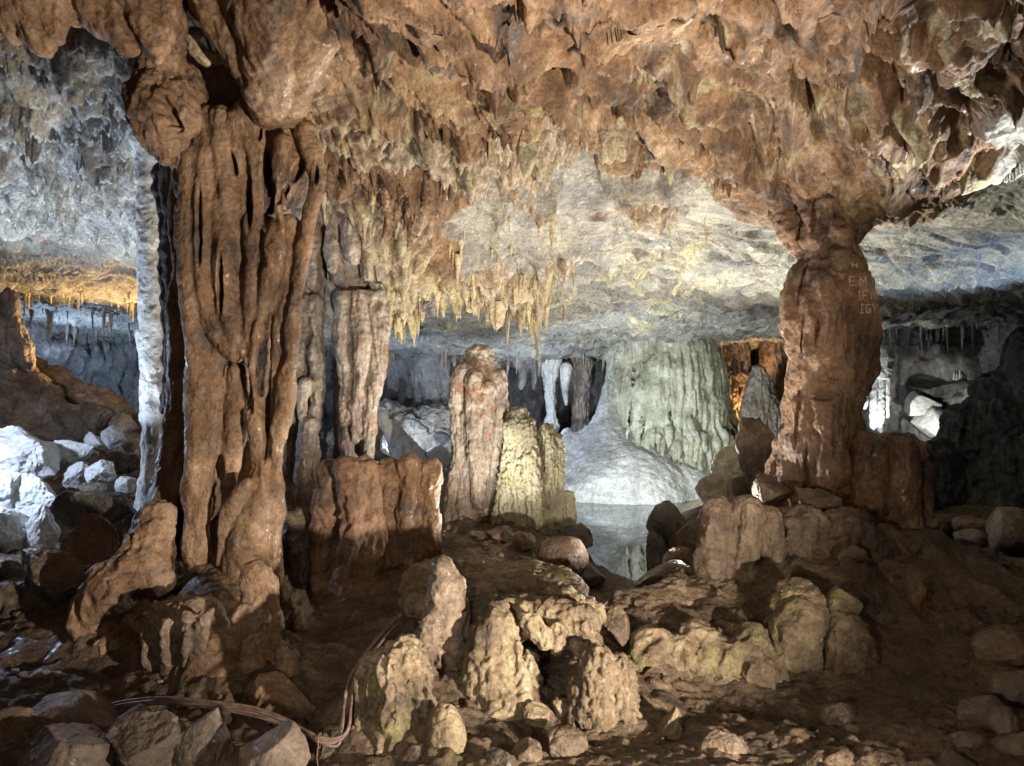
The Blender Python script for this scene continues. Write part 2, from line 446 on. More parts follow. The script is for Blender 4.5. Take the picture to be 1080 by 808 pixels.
for s, h, o, pw_ in ((.42, .34, 1, 1.2), (.19, .26, 2, 1.1), (.085, .18, 3, 1.0), (.045, .08, 6, 1.0)):
    d, r = worley2(wx, wy, s, o)
    k = np.clip(1-d*(1.25), 0, 1)**pw_*(.25+.9*r)
    Z -= lip*h*k; knob = np.maximum(knob, k*lip*(1.25 if s < .3 else .6))
# pale slab: low relief, scaly ledges
sl = sstep(7.5, 9.5, Y)
pdg = np.stack([(X*.94+Y*.34)/.9, (X*-.34+Y*.94)/.35, 0*X], 1)
Z -= sl*.10*fbm(pdg, 1, 3, 14, .45, True)+sl*.012*fbm(pw, .3, 5, 15)
stq = noise(pdg, (1.6, 1.1, 1), 63)*3; stf = stq-np.floor(stq); Z += sl*.13*sstep(0, .12, stf)*(1-stf)
vein = 1-np.clip(np.abs(noise(pw, (1.1, .55, 1), 16))*7, 0, 1)
vein *= sl*sstep(-.15, .3, noise(p2, 1.8, 17))
d, r = worley2(wx, wy, .10, 5)
Z -= vein*(.03+.10*np.clip(1-d*1.3, 0, 1)*r); knob = np.maximum(knob, vein*.9)
knob = np.maximum(knob, near*.75*sstep(.45, .8, fbm(pd, .6, 3, 73, .5, True))*sstep(-.2, .2, noise(p2, 1.1, 74)))
Z -= near*.05*sstep(.5, .9, fbm(pd, (.5, .8, 1), 2, 75, .5, True))
Z += .04*fbm(p2, .14, 3, 18, .5, True)*(1-.75*zone)+.03*zone*leftz*fbm(p2, .25, 4, 19, .6, True)
# a little overhang
dx = .06*noise(pw, .35, 20); dy = -.10*noise(pw, .3, 22)*lip
me = mesh_from('ceiling', np.stack([X+dx, Y+dy, Z], 1), Q[:, ::-1])
for nm, a in (('zone', zone), ('knob', knob*(1-.8*leftz))):
    at = me.attributes.new(nm, 'FLOAT', 'POINT'); at.data.foreach_set('value', a.astype(np.float32))
shade(me)
ceiling = link('ceiling', me, CEIL, kind='structure')
CX, CY, CZ = X.copy(), Y.copy(), Z.copy()
ceil_bvh = None

# pool outline in plan
POOL = np.array([(1.26, 7.75), (.95, 8.1), (.62, 9.2), (.75, 10.5), (.8, 15.0), (4.4, 15.0), (3.6, 13.2), (2.75, 12), (2.0, 10), (1.75, 9), (1.62, 8.0)])
def sdpoly(x, y, poly):
    d = np.full(len(x), 1e9); s = np.ones(len(x))
    n = len(poly); j = n-1
    for i in range(n):
        e = poly[j]-poly[i]; wx_, wy_ = x-poly[i, 0], y-poly[i, 1]
        t = np.clip((wx_*e[0]+wy_*e[1])/(e@e), 0, 1)
        bx_, by_ = wx_-e[0]*t, wy_-e[1]*t
        d = np.minimum(d, bx_*bx_+by_*by_)
        c1 = y >= poly[i, 1]; c2 = y < poly[j, 1]; c3 = e[0]*wy_ > e[1]*wx_
        flip = (c1 & c2 & c3) | (~c1 & ~c2 & ~c3); s[flip] *= -1
        j = i
    return s*np.sqrt(d)
GC = pc((540, 808, 3.6), (540, 765, 4.1), (740, 762, 4.3), (860, 758, 4.4), (640, 775, 4.0), (540, 660, 5.6), (700, 636, 5.5), (860, 618, 5.9), (480, 610, 6.8), (540, 597, 7.3), (600, 612, 7.3), (655, 618, 7.5), (640, 640, 6.6), (720, 612, 7.6), (300, 700, 5), (300, 640, 6.3), (100, 770, 4), (20, 680, 5), (150, 600, 7), (60, 575, 8), (60, 505, 9.5), (0, 440, 11),
    (0, 400, 12.5), (100, 468, 13), (150, 500, 14), (800, 770, 4), (1000, 770, 3.9), (1000, 640, 5.6), (1040, 575, 8.5), (900, 620, 6), (900, 560, 9), (720, 640, 5.8), (740, 610, 6.6), (430, 490, 13), (480, 520, 11), (640, 470, 17), (850, 500, 14), (1000, 470, 15), (430, 470, 17), (560, 570, 8.5))
GC += [(-3, 1, -.25), (0, 1, -.3), (3, 1, -.25), (-5, -6, 0), (5, -6, 0), (-9, 3, .6), (-12, 12, 2.0), (9, 3, .2), (13, 12, .4), (-14, 20, 1), (14, 20, .4), (0, 24, .2)]
gz = rbf(GC)
X, Y, Q = fan(rows((-6, 3, .15), (3, 6.5, .0135), (6.5, 10, .025), (10, 21, .06)), 760)
p2 = np.stack([X, Y, 0*X], 1)
Z = gz(X, Y)+.10*fbm(p2, .9, 3, 40)*(1-.7*sstep(7, 8, Y))+.05*fbm(p2, .34, 4, 41, .5)-.012*fbm(p2, .22, 3, 48, .5, True)+.03*fbm(p2, .07, 3, 42)
d, r = worley2(X+.06*noise(p2, .2, 43), Y+.06*noise(p2, .2, 44), .16, 9)
Z += .05*np.sqrt(np.clip(.4-d*d, 0, 1))*(r > .5)*sstep(-.1, .2, noise(p2, .9, 45))
d, r = worley2(X, Y, .06, 10)
Z += .018*np.sqrt(np.clip(.4-d*d, 0, 1))*(r > .4)*sstep(0, .2, noise(p2, .7, 46))
for (bx_, by_, ba_, br_) in [(400, 4.1, .12, .3), (430, 4.1, .14, .35), (475, 4.6, .14, .3), (525, 4.5, .12, .3), (635, 4.35, .06, .3), (660, 4.5, .05, .3), (900, 5.3, .12, .35), (780, 6.0, .16, .45), (860, 6.0, .22, .5), (940, 6.3, .30, .6), (985, 6.6, .25, .7), (240, 4.8, .14, .4), (110, 5.1, .16, .35), (290, 4.8, .14, .3), (366, 6.5, .14, .35), (432, 6.7, .14, .35), (505, 9.1, .14, .3), (550, 8.9, .14, .3), (60, 5.4, .2, .5)]:
    cx_ = (bx_-540)/F*by_; Z = Z+ba_*np.exp(-((X-cx_)**2+(Y-by_)**2)/br_**2*(1+.6*noise(p2, .25, 49)))
sd = sdpoly(X, Y, POOL)+.06*noise(p2, .3, 47)
Z = np.where(sd < .5, np.clip(Z, -.47, -.38+np.maximum(sd, 0)*.5), Z)
t = sstep(.04, -.2, sd); Z = Z*(1-t)+(-.85)*t
me = mesh_from('ground', np.stack([X, Y, Z], 1), Q); shade(me)
ground = link('ground', me, MUD, kind='structure')
gco = (X, Y, Z)

def ground_at(x, y):
    d = (gco[0]-x)**2+(gco[1]-y)**2; return float(gco[2][np.argmin(d)])
def ceil_at(x, y):
    d = (CX-x)**2+(CY-y)**2; i = np.argmin(d); return float(CZ[i])

# water
wm = bpy.data.materials.new('pool_water'); wm.use_nodes = True
b = wm.node_tree.nodes['Principled BSDF']; b.inputs['Base Color'].default_value = (.035, .045, .045, 1); b.inputs['Roughness'].default_value = .012
b.inputs['IOR'].default_value = 1.9; b.inputs['Specular IOR Level'].default_value = .8
nn = wm.node_tree.nodes.new('ShaderNodeTexNoise'); nn.inputs['Scale'].default_value = 3; nn.inputs['Detail'].default_value = 2
bb = wm.node_tree.nodes.new('ShaderNodeBump'); bb.inputs['Distance'].default_value = .004
wm.node_tree.links.new(nn.outputs[0], bb.inputs['Height']); wm.node_tree.links.new(bb.outputs[0], b.inputs['Normal'])
me = mesh_from('water', np.array([(.2, 7.4, -.5), (5.2, 7.4, -.5), (5.2, 15.5, -.5), (.2, 15.5, -.5)]), np.array([[0, 1, 2, 3]]))
link('water', me, wm, kind='structure')

# cave wall: one closed band round the cavern
loop = np.array([(-6, -5), (6, -5.2), (8.5, 0), (9.4, 5), (9.6, 10), (9.8, 14.2), (7.6, 16.2), (5.8, 17.5), (3, 18.6), (0, 19.3), (-3.5, 19), (-7, 18.4), (-10.5, 17.5), (-12.4, 13), (-11, 8), (-8.5, 3)], float)
n = len(loop); pts = []
for i in range(n):
    a, b_, c, d_ = loop[i-1], loop[i], loop[(i+1) % n], loop[(i+2) % n]
    ln = np.linalg.norm(c-b_); k = int(ln/(.045 if b_[1] > 4 else .15))
    for f in np.arange(k)/k:
        pts.append(.5*((2*b_)+(-a+c)*f+(2*a-5*b_+4*c-d_)*f*f+(-a+3*b_-3*c+d_)*f**3))
pts = np.array(pts); zs = np.linspace(-1.6, 4.6, 150); n, m = len(pts), len(zs)
V = np.concatenate([np.repeat(pts, m, 0), np.tile(zs, n)[:, None]], 1)
cen = np.array([0, 8.]); out = V[:, :2]-cen; out /= np.linalg.norm(out, axis=1)[:, None]
dd = .8*fbm(V, (1.6, 1.6, 1.0), 5, 50, .55)+.25*fbm(V, (.3, .3, 1.2), 3, 51, .5, True)+.10*fbm(V, .25, 3, 52)
dd += .5*sstep(1.2, 2.6, V[:, 2])*-1
V[:, :2] += out*dd[:, None]; V[:, 2] += .15*noise(V, .5, 53)
i = np.arange(n*m).reshape(n, m); j = np.roll(i, -1, 0)
q = np.stack([i[:, :-1], i[:, 1:], j[:, 1:], j[:, :-1]], -1).reshape(-1, 4)
me = mesh_from('cave_wall', V, q); shade(me)
link('cave_wall', me, WALLM, kind='structure')

# ------------------------------------------------------------------ things
def make(name, me, mat, label, cat, group=None, parent=None):
    return link(name, me, mat, label, cat, group, None, parent, origin=base_of(me) if parent is None else None)
def part(name, me, mat, parent, label=None):
    return link(name, me, mat, label, parent=parent)

_ico = {}
def ico(sub):
    if sub not in _ico:
        import bmesh
        bm = bmesh.new(); bmesh.ops.create_icosphere(bm, subdivisions=sub, radius=1)
        v = np.array([x.co for x in bm.verts]); f = np.array([[y.index for y in x.verts] for x in bm.faces]); bm.free(); _ico[sub] = (v, f)
    return _ico[sub]
_bs = [0]
def boulder(x0, y0, x1, y1, d, mat, label, name='boulder', cat='boulder', dep=.9, rot=0., cuts=13, rough=1., sub=6, group=None, tilt=0., flatness=.0, seed=None):
    _bs[0] += 1; o = seed if seed is not None else _bs[0]; r_ = np.random.RandomState(100+o)
    v, f = ico(sub); v = v.copy()
    for k in range(cuts):
        n = r_.normal(size=3); n /= np.linalg.norm(n)
        lim = r_.uniform(.45 if cuts < 20 else .36, .85); h = v@n; ex = np.clip(h-lim, 0, None)
        v -= n*(ex*.93)[:, None]
    v += v*(.16*fbm(v, 1.1, 3, o))[:, None]
    cr = 1-np.clip(np.abs(noise(v, .9, o+5))*9, 0, 1); v -= v*(.06*cr*rough)[:, None]
    v -= (v.max(0)+v.min(0))/2; v /= (v.max(0)-v.min(0))/2
    rx = (x1-x0)/2/F*d; rz = (y1-y0)/2/F*d; ry = rx*dep
    if rot:
        R = np.array(Euler((tilt, rot, 0)).to_matrix()); v = v*np.array([rx, ry, rz]); v = v@R.T
        e = (v.max(0)-v.min(0))/2; v = v/np.array([e[0], 1, e[2]])*np.array([rx, 1, rz])
    else: v = v*np.array([rx, ry, rz])
    nrm = v/np.linalg.norm(v, axis=1)[:, None]; w = v+np.array([o*3.1, 0, 0])
    s = min(rx, rz)
    v = v+nrm*(.10*s*rough*fbm(w, s*.6, 4, o)+.04*s*rough*fbm(w, s*.2, 3, o+1, .5, True))[:, None]
    v += P((x0+x1)/2, (y0+y1)/2, d)
    me = mesh_from(name, v, f); shade(me)
    return make(name, me, mat, label, cat, group)

def rockthing(name, sh, voxel, layers, mat, label, cat, group=None, smooth=3, parent=None):
    me = sh.fuse(name, voxel, smooth); displace(me, *layers); shade(me)
    if parent is not None: return link(name, me, mat, label, parent=parent)
    return make(name, me, mat, label, cat, group)

# ---- main column
s = Shells()
s.px([(250, 95, 60, .3), (252, 170, 60, .36), (250, 260, 52, .36), (248, 340, 46, .34), (245, 420, 42, .33), (240, 500, 42, .3), (236, 570, 44, .25), (240, 640, 50, .15)], 6.0, .7)
s.ell(P(288, 165, 5.98), (.37, .24, .46), 24); s.ell(P(232, 175, 6.02), (.28, .22, .42), 24)
for path in [
    [(203, 165, 13), (199, 230, 12), (200, 300, 11), (206, 360, 13), (209, 430, 14), (206, 500, 13), (205, 560, 12), (203, 596, 7), (203, 625, 4)],
    [(224, 130, 18, .05), (218, 190, 16), (215, 260, 12), (217, 320, 11), (228, 352, 10), (248, 378, 6)],
    [(238, 130, 18), (238, 200, 14), (238, 280, 14), (242, 330, 12), (250, 368, 6)],
    [(256, 130, 18, -.03), (256, 200, 10, .03), (254, 270, 7, .05), (254, 330, 7, .03), (254, 374, 5)],
    [(266, 120, 20, -.05), (272, 190, 8, -.05), (268, 250, 12), (266, 300, 12), (262, 345, 7), (254, 376, 4)],
    [(290, 240, 9, -.04), (290, 262, 14, -.05), (288, 290, 13, -.05), (280, 318, 10), (272, 345, 4)],
    [(299, 150, 10, -.14), (292, 190, 6, -.14), (293, 215, 6, -.12), (297, 240, 7, -.08), (292, 262, 7, -.06), (282, 300, 7, -.04), (274, 336, 4)],
    [(322, 140, 12, -.02), (334, 185, 7, -.02), (326, 225, 8), (320, 260, 8), (314, 300, 8), (309, 350, 9), (303, 400, 9), (297, 450, 9), (291, 500, 8), (289, 560, 10), (286, 610, 12)],
    [(306, 235, 12, .05), (302, 300, 11, .08), (295, 360, 11, .08), (290, 410, 10, .08), (286, 450, 9, .08), (282, 510, 8, .05), (284, 570, 9)],
    [(273, 345, 7, -.02), (267, 385, 7, 0), (269, 430, 8), (272, 470, 8), (268, 520, 6)],
    [(250, 392, 10, .1), (248, 430, 12, .1), (246, 480, 11, .08), (240, 523, 5, .03)],
    [(229, 350, 12, .1), (225, 420, 12, .08), (219, 480, 12, .04), (212, 540, 13), (211, 590, 9)],
    [(278, 490, 11), (270, 530, 17, -.02), (262, 570, 23, -.05), (250, 605, 18, -.05), (238, 630, 7, -.05)],
    [(262, 508, 7, -.12), (246, 530, 9, -.14), (236, 560, 8, -.12), (232, 590, 6, -.08)],
    [(190, 180, 9, .3), (186, 300, 8, .35), (186, 420, 11, .35), (178, 500, 14, .35), (165, 570, 20, .2)],
]: s.px(path, 5.8)
colm = rockthing('cave_column', s, .0118, (L_fbm(.06, .5, 1), L_fbm(.03, (.15, .15, .35), 8, 3), L_holes([(281, 180, 5, 19), (284, 214, 5, 24, 8), (262, 218, 4, 22), (314, 180, 5, 13, 25), (273, 140, 3.5, 8), (246, 172, 3, 13, -15), (298, 205, 4, 12, 30), (257, 404, 6, 32, -14), (281, 440, 3.5, 46, 3), (225, 545, 4, 55), (333, 184, 3, 9), (232, 300, 3, 30), (210, 240, 3, 40)], 0, .16), L_fbm(.010, (.07, .07, .12), 4), L_fbm(.004, .03, 6, 2)), RUST,
          'massive rust brown fluted column from ceiling to floor, with wet vertical folds', 'cave column', smooth=4)

# bulb with a hole beside the column top
s = Shells()
s.px([(168, 20, 30, -.2), (168, 70, 22), (170, 100, 36), (171, 128, 38), (172, 152, 22), (174, 168, 8), (174, 176, 3)], 5.5, .9)
s.px([(196, 80, 14, .2), (200, 120, 14, .2), (190, 160, 12, .2), (195, 200, 12, .3)], 5.6)
def hole(c, n):
    q = P(172, 113, 5.22); r = c-q; r0 = r[:, 0]*.9+r[:, 2]*.35; r2 = r[:, 2]*.9-r[:, 0]*.35; dist = np.sqrt((r0/.07)**2+(r[:, 1]/.3)**2+(r2/.13)**2)+.5*noise(c, .07, 9)
    rim = np.exp(-((dist-1.3)/.3)**2)*.012
    d = np.zeros((len(c), 3)); w = sstep(1, .3, dist); d[:, 1] = w*.16; d -= 0; return d+n*rim[:, None]
rockthing('bulb_stalactite', s, .012, (L_fbm(.07, .3, 11), L_ridge(.03, (.12, .12, .25), 12), hole, L_fbm(.01, .07, 13)), RUST,
          'bulbous drooping brown stalactite with a dark hole, just left of the large column top', 'stalactite', smooth=2)

# ceiling pendants upper left
def pendant(paths, d, label, o, mat=RUST, vox=.0135, name='flowstone_drapery', cat='flowstone', lay=None):
    s = Shells()
    for p_ in paths: s.px(p_, d)
    return rockthing(name, s, vox, lay or (L_fbm(.08, .5, o), L_flute(.03, .12, .6, o+1), L_fbm(.015, .09, o+2), L_fbm(.005, .03, o+3, 2)), mat, label, cat)
pendant([[(10, -60, 34), (12, 0, 26), (14, 40, 10)], [(40, -60, 40), (38, 0, 32), (36, 30, 18), (45, 48, 12)], [(62, -50, 26), (58, 10, 18), (60, 35, 9)], [(-20, -60, 50), (-20, 20, 24)]], 4.9,
        'rounded brown flowstone lobes hanging in the top left corner of the cave mouth', 21)
pendant([[(100, -60, 34), (105, 0, 28), (125, 30, 20), (135, 50, 10)], [(150, -60, 50), (150, -10, 30), (160, 30, 20), (165, 62, 6)], [(175, -40, 30), (178, 10, 12), (168, 50, 6)], [(90, -50, 20), (84, 10, 10), (80, 22, 5)]], 5.0,
        'pointed grey brown flowstone pendants hanging above the bulbous stalactite', 26)
pendant([[(300, -90, 110), (290, -20, 75), (290, 40, 45), (285, 80, 30, .1), (282, 112, 22, .4)], [(220, -60, 40), (225, 0, 28), (245, 50, 14), (262, 92, 7, .2), (268, 116, 6, .5)], [(360, -60, 50), (350, 0, 32), (330, 50, 24), (305, 90, 16, .3)], [(330, 10, 30, -.1), (322, 60, 22), (312, 95, 14, .2), (300, 118, 16, .5)]], 5.2,
        'broad funnel of rust brown flowstone flowing down from the ceiling onto the large column', 31)
s = Shells(); s.px([(205, 40, 12), (215, 62, 9), (232, 60, 7), (246, 70, 8)], 5.6); s.px([(150, -30, 40, .6), (215, 10, 40, .6), (260, 30, 40, .6)], 5.5)
rockthing('rock_lip', s, .014, ROCKY(.5, 44), CREAM, 'cream crusted rock lip over the dark hollow between bulb and column', 'rock')

# pillar lit from the left, in two pieces of look
s = Shells()
s.px([(162, 150, 24), (160, 200, 15), (158, 260, 13), (159, 330, 13), (161, 400, 14), (164, 450, 15), (165, 500, 17), (166, 540, 24)], 7.6)
rockthing('pale_pillar', s, .013, (L_fbm(.05, .4, 51), L_fbm(.04, .45, 53), L_fbm(.022, (.09, .09, .14), 54), L_pits(.03, .17, 56), L_fbm(.006, .03, 55, 2)), PALE,
          'slender pale ribbed pillar behind the left side of the big rust column', 'pillar')
s = Shells()
s.px([(180, 150, 14), (184, 230, 12), (187, 320, 13), (188, 420, 15), (186, 500, 20), (174, 570, 32), (165, 640, 50)], 6.35); s.px([(168, 180, 8, .2), (172, 260, 5, .2), (176, 340, 6, .2), (178, 430, 8, .2)], 6.35)
rockthing('dark_rock_rib', s, .015, ROCKY(.7, 57), DARK, 'dark jagged rib of rock between the pale pillar and the large column', 'rock')

# second column pair
s = Shells()
s.px([(330, 170, 26, .1), (326, 240, 20, .1), (324, 300, 18), (320, 340, 20), (318, 390, 20), (316, 430, 20), (312, 470, 24), (306, 520, 30), (306, 560, 34)], 8.5)
for p_ in [[(316, 225, 8), (310, 250, 8), (312, 300, 9)], [(334, 240, 7), (332, 270, 8), (332, 300, 7)], [(318, 320, 12), (312, 370, 12), (306, 430, 12), (300, 490, 12), (298, 530, 10)], [(332, 320, 9), (334, 370, 8), (334, 420, 8), (330, 460, 8), (328, 500, 9)], [(322, 405, 6, -.16), (319, 425, 6, -.16), (318, 440, 4, -.16)], [(326, 450, 12, -.1), (320, 480, 8, -.1), (318, 505, 8, -.1)]]:
    s.px(p_, 8.3)
rockthing('cave_column', s, .014, (L_fbm(.06, .4, 61), L_flute(.015, .09, .5, 62), L_pop(.03, .07, 63), L_fbm(.012, .07, 64), L_fbm(.005, .03, 65, 2)), GREYF,
          'grey lumpy column with knobs, close behind the right side of the rust column', 'cave column')
s = Shells()
s.px([(368, 190, 28, .1), (372, 240, 22), (366, 285, 20), (372, 312, 22), (382, 345, 29), (380, 390, 26), (374, 430, 21), (372, 470, 20), (374, 520, 22)], 8.4)
for p_ in [[(366, 312, 11), (362, 350, 10), (364, 400, 8), (365, 450, 7), (366, 480, 8)], [(392, 315, 12), (401, 350, 10), (396, 400, 10), (390, 440, 8), (388, 478, 8)], [(378, 310, 10, -.05), (382, 370, 10, -.05), (378, 410, 8, -.03), (376, 460, 8)],
           [(354, 220, 8), (350, 260, 8), (352, 285, 7)], [(368, 210, 8, -.1), (370, 250, 9, -.1), (374, 275, 6, -.1)], [(390, 220, 8), (388, 260, 7), (392, 300, 5)], [(402, 240, 7), (400, 290, 6), (404, 318, 4)]]:
    s.px(p_, 8.2)
def neck(c, n):
    z = c[:, 2]; z0 = P(372, 302, 8.3)[2]
    return -.07*np.exp(-((z-z0)/.04)**2)
rockthing('cave_column', s, .014, (L_fbm(.06, .4, 66), L_flute(.016, .08, .6, 67), neck, L_fbm(.014, .07, 68), L_fbm(.005, .03, 69, 2)), GREYF,
          'reddish grey column swelling above its middle and tapering down to the brown blocks', 'cave column')

# brown blocks in front of them
def block(paths, boxes, d, label, mat, o, name='rock_block', cat='rock', k=.7, vox=.0135, lay=None):
    s = Shells()
    for b_ in boxes: s.bx(*b_[:4], d+(b_[4] if len(b_) > 4 else 0), *(b_[5:] if len(b_) > 5 else ()))
    for p_ in paths: s.px(p_, d)
    return rockthing(name, s, vox, lay or (L_fbm(.10*k, .45, o), L_block(.055*k, .30, o+6), L_flute(.035*k, .12, .5, o+1), L_fbm(.03*k, .12, o+2), L_pits(.03*k, .12, o+4), L_fbm(.007, .035, o+3, 2)), mat, label, cat)
block([[(348, 500, 16), (345, 540, 15), (343, 600, 15), (345, 670, 20)], [(386, 496, 15, .05), (392, 540, 13), (390, 600, 15), (388, 670, 20)], [(366, 495, 15, -.12), (372, 540, 11, -.14), (364, 590, 12, -.14), (368, 670, 18, -.1)], [(378, 560, 10, -.1), (380, 620, 12, -.1)]], [(334, 486, 400, 680, .2, .9, 0, .5)], 6.6,
      'wide flat topped rust brown rock stump, left of the pair', REDDISH, 71)
block([[(412, 494, 12), (408, 550, 12), (410, 660, 16)], [(432, 490, 12, -.05), (430, 560, 12, -.05), (432, 660, 16)], [(452, 496, 12), (454, 560, 11), (450, 660, 15)]], [(402, 484, 462, 670, .2, .9, 0, .5)], 6.8,
      'flat topped reddish rock stump, right of the pair and nearest the central stalagmite', REDDISH, 76)
block([[(310, 560, 22), (305, 660, 24)], [(322, 600, 18, .2), (330, 680, 24)]], [], 6.7, 'dark rounded rock post in the shadow between the rust column and the stumps', BROWN, 81)

# central stalagmite
s = Shells()
s.px([(506, 378, 15), (506, 400, 25), (503, 440, 26), (499, 480, 23), (495, 520, 26), (497, 570, 34), (497, 600, 40)], 9.3)
for p_ in [[(488, 392, 11), (482, 410, 9), (484, 450, 8), (486, 480, 8), (480, 510, 9), (476, 560, 12)], [(524, 400, 10), (528, 430, 8), (522, 460, 7), (520, 490, 8), (516, 540, 10)], [(500, 400, 10, -.15), (500, 440, 8, -.17), (502, 480, 8, -.15), (506, 530, 8, -.15)], [(514, 410, 8, -.17), (514, 450, 7, -.18), (510, 500, 6, -.15)]]:
    s.px(p_, 9.15)
rockthing('stalagmite', s, .013, (L_fbm(.03, .3, 91), L_flute(.018, .07, .6, 92), L_pop(.03, .09, 95, -.3), L_fbm(.03, .1, 93), L_fbm(.005, .03, 94, 2)), GREYF,
          'tall brown and cream stalagmite with rounded head in the middle of the cave', 'stalagmite')
s = Shells()
s.px([(546, 442, 12), (549, 470, 18), (552, 510, 20), (550, 560, 24), (550, 590, 26)], 9.0)
for p_ in [[(540, 450, 8), (537, 490, 7), (532, 530, 9), (530, 560, 10)], [(556, 446, 7), (560, 480, 8, -.1), (562, 530, 9, -.1), (560, 560, 10)]]: s.px(p_, 8.9)
rockthing('stalagmite', s, .012, (L_fbm(.03, .25, 96), L_flute(.05, .06, .35, 97), L_pop(.04, .06, 98, -.3), L_fbm(.012, .05, 99)), YELLOW,
          'knobbly yellow green stalagmite touching the right flank of the tall central one', 'stalagmite')
s = Shells()
s.px([(576, 456, 9), (578, 490, 12), (577, 530, 13), (574, 575, 16)], 9.1); s.px([(588, 462, 5), (588, 500, 7), (588, 540, 8), (590, 575, 10)], 9.1)
rockthing('stalagmite', s, .012, (L_fbm(.03, .25, 101), L_flute(.045, .05, .3, 102), L_pop(.035, .05, 104, -.3), L_fbm(.012, .05, 103)), YELLOW,
          'slim yellow green stalagmite standing at the pool edge, shortest of the central three', 'stalagmite')
block([], [(588, 517, 607, 575, 0, .9)], 9.2, 'small square yellowish stub of rock rising from the left edge of the pool', YELLOW, 105, k=.3)

# boulders round the pool
boulder(566, 566, 621, 613, 7.15, BROWN, 'large rounded brown boulder on the near left shore of the pool', cuts=0, rough=.45)
boulder(598, 552, 626, 578, 8.6, DARK, 'small dark rock in the water behind the rounded brown boulder')
boulder(596, 592, 640, 620, 7.4, DARK, 'low dark wet rock under the rounded boulder at the water')
boulder(512, 556, 545, 578, 8.3, GREYF, 'pale angular stone at the foot of the yellow green stalagmites')
boulder(490, 560, 514, 580, 8.4, GREYF, 'grey stone at the foot of the tall central stalagmite')
boulder(540, 560, 566, 582, 8.0, BROWN, 'brown stone between the central stalagmites and rounded boulder')
boulder(682, 528, 735, 600, 8.7, DARK, 'large dark hollowed rock on the right shore of the pool', dep=.8)
boulder(712, 548, 742, 590, 8.0, OCHRE, 'mossy yellow rock catching light beside the dark pool rock')
boulder(680, 560, 704, 612, 8.1, DARK, 'narrow dark stone at the water on the right shore')
boulder(700, 575, 735, 612, 7.4, BROWN, 'smooth brown stone in front of the mossy pool rock')
boulder(668, 590, 735, 640, 6.8, BROWN, 'wide low brown boulder at the near tip of the pool', cuts=3, rough=.6)
boulder(752, 468, 800, 535, 8.8, GREEN, 'tall greenish grey rock leaning left of the right hand column', rot=.3)
boulder(735, 500, 775, 545, 8.6, GREEN, 'low greenish rock at the pool edge below the white flowstone')
boulder(778, 440, 825, 540, 8.2, BROWN, 'brown shoulder rock against the left of the right hand column')

# ---- white flowstone mound behind the pool
root = empty('flowstone_mound', (2.4, 14.2, -.5), 'huge pale flowstone mound with fluted green stained curtain rising behind the pool', 'flowstone')
s = Shells()
c0 = P(700, 470, 15.4)
s.tube([c0+np.array([.0, 0, 2.5]), c0+np.array([.0, 0, 1.2]), c0+np.array([.05, 0, .2]), c0+np.array([.1, 0, -1.8])], [1.12, 1.15, 1.24, 1.5], 40)
rr = np.random.RandomState(5)
for tier, (n_, rad, zt, l0, l1) in enumerate([(54, 1.14, 2.15, 1.2, 2.1), (40, 1.30, .75, .5, 1.1)]):
    for k in range(n_):
        a = math.radians(-168+k*(156/n_)+rr.uniform(-.7, .7)); top = zt-rr.uniform(0, .3); ln = rr.uniform(l0, l1)
        q = lambda z, r: c0+np.array([math.cos(a)*r, math.sin(a)*r, z]); w = rr.uniform(.035, .055)
        s.tube([q(top+.15, rad*.78), q(top-.2, rad*.99), q(top-ln*.6, rad*1.13), q(top-ln, rad*1.15)], [.03, w, w*.9, .015], 8)
me = s.fuse('fluted_curtain', .021, 1); displace(me, L_fbm(.16, .8, 111), L_ridge(.02, (.12, .12, .8), 115), L_fbm(.016, .09, 113), L_fbm(.008, .04, 114, 2)); shade(me)
part('fluted_curtain', me, GREEN, root, 'green stained curtain of thin stone pipes')
s = Shells()
def cone(pts): s.px(pts, 14.2, 1.0, 30)
cone([(646, 400, 8, .9), (644, 440, 18, .7), (645, 478, 38, .5), (650, 520, 78, .2), (655, 560, 95, .1)]); cone([(700, 492, 12, .1), (712, 520, 44, .0), (720, 560, 62)]); cone([(598, 458, 8, .8), (604, 490, 30, .6), (612, 560, 50, .3)]); cone([(626, 448, 8, .7), (630, 482, 32, .5), (640, 540, 60, .3)])
cone([(672, 462, 12, .3), (685, 500, 34, .2), (690, 560, 60, .1)]); cone([(756, 490, 8, .4), (752, 525, 20, .2), (756, 560, 30)])
me = s.fuse('apron', .024, 60); displace(me, L_fbm(.12, 1.2, 116), L_flute(.03, .25, 1.5, 118), L_fbm(.035, .16, 117), L_ridge(.007, .1, 120, 2), L_fbm(.005, .045, 119, 2)); shade(me)
part('apron', me, APRON, root, 'smooth bluish white sloping foot of the mound')

# ---- things behind
def pillar(path, d, mat, label, o, vox=.018, cat='cave column', name='cave_column', k=1, extra=()):
    s = Shells(); s.px(path, d)
    for e in extra: s.px(e, d)
    return rockthing(name, s, vox, (L_fbm(.08*k, .4, o), L_flute(.05*k, .1, .6, o+1), L_fbm(.02, .08, o+2)), mat, label, cat)
pillar([(762, 340, 22), (764, 380, 17), (768, 420, 15), (766, 470, 16), (768, 520, 22)], 15.5, REDDISH, 'orange red stone pillar just behind the right side of the white mound', 121, extra=[[(752, 360, 8), (748, 400, 6)], [(780, 360, 10), (785, 420, 8)]])
pillar([(800, 392, 8), (802, 420, 18), (804, 460, 26), (806, 500, 30)], 14.5, GREYF, 'ribbed grey brown cone of flowstone between the orange pillar and right column', 124)
pillar([(814, 350, 16), (818, 400, 12), (820, 450, 14)], 16, REDDISH, 'thin reddish pillar partly hidden by the left edge of the right column', 127)
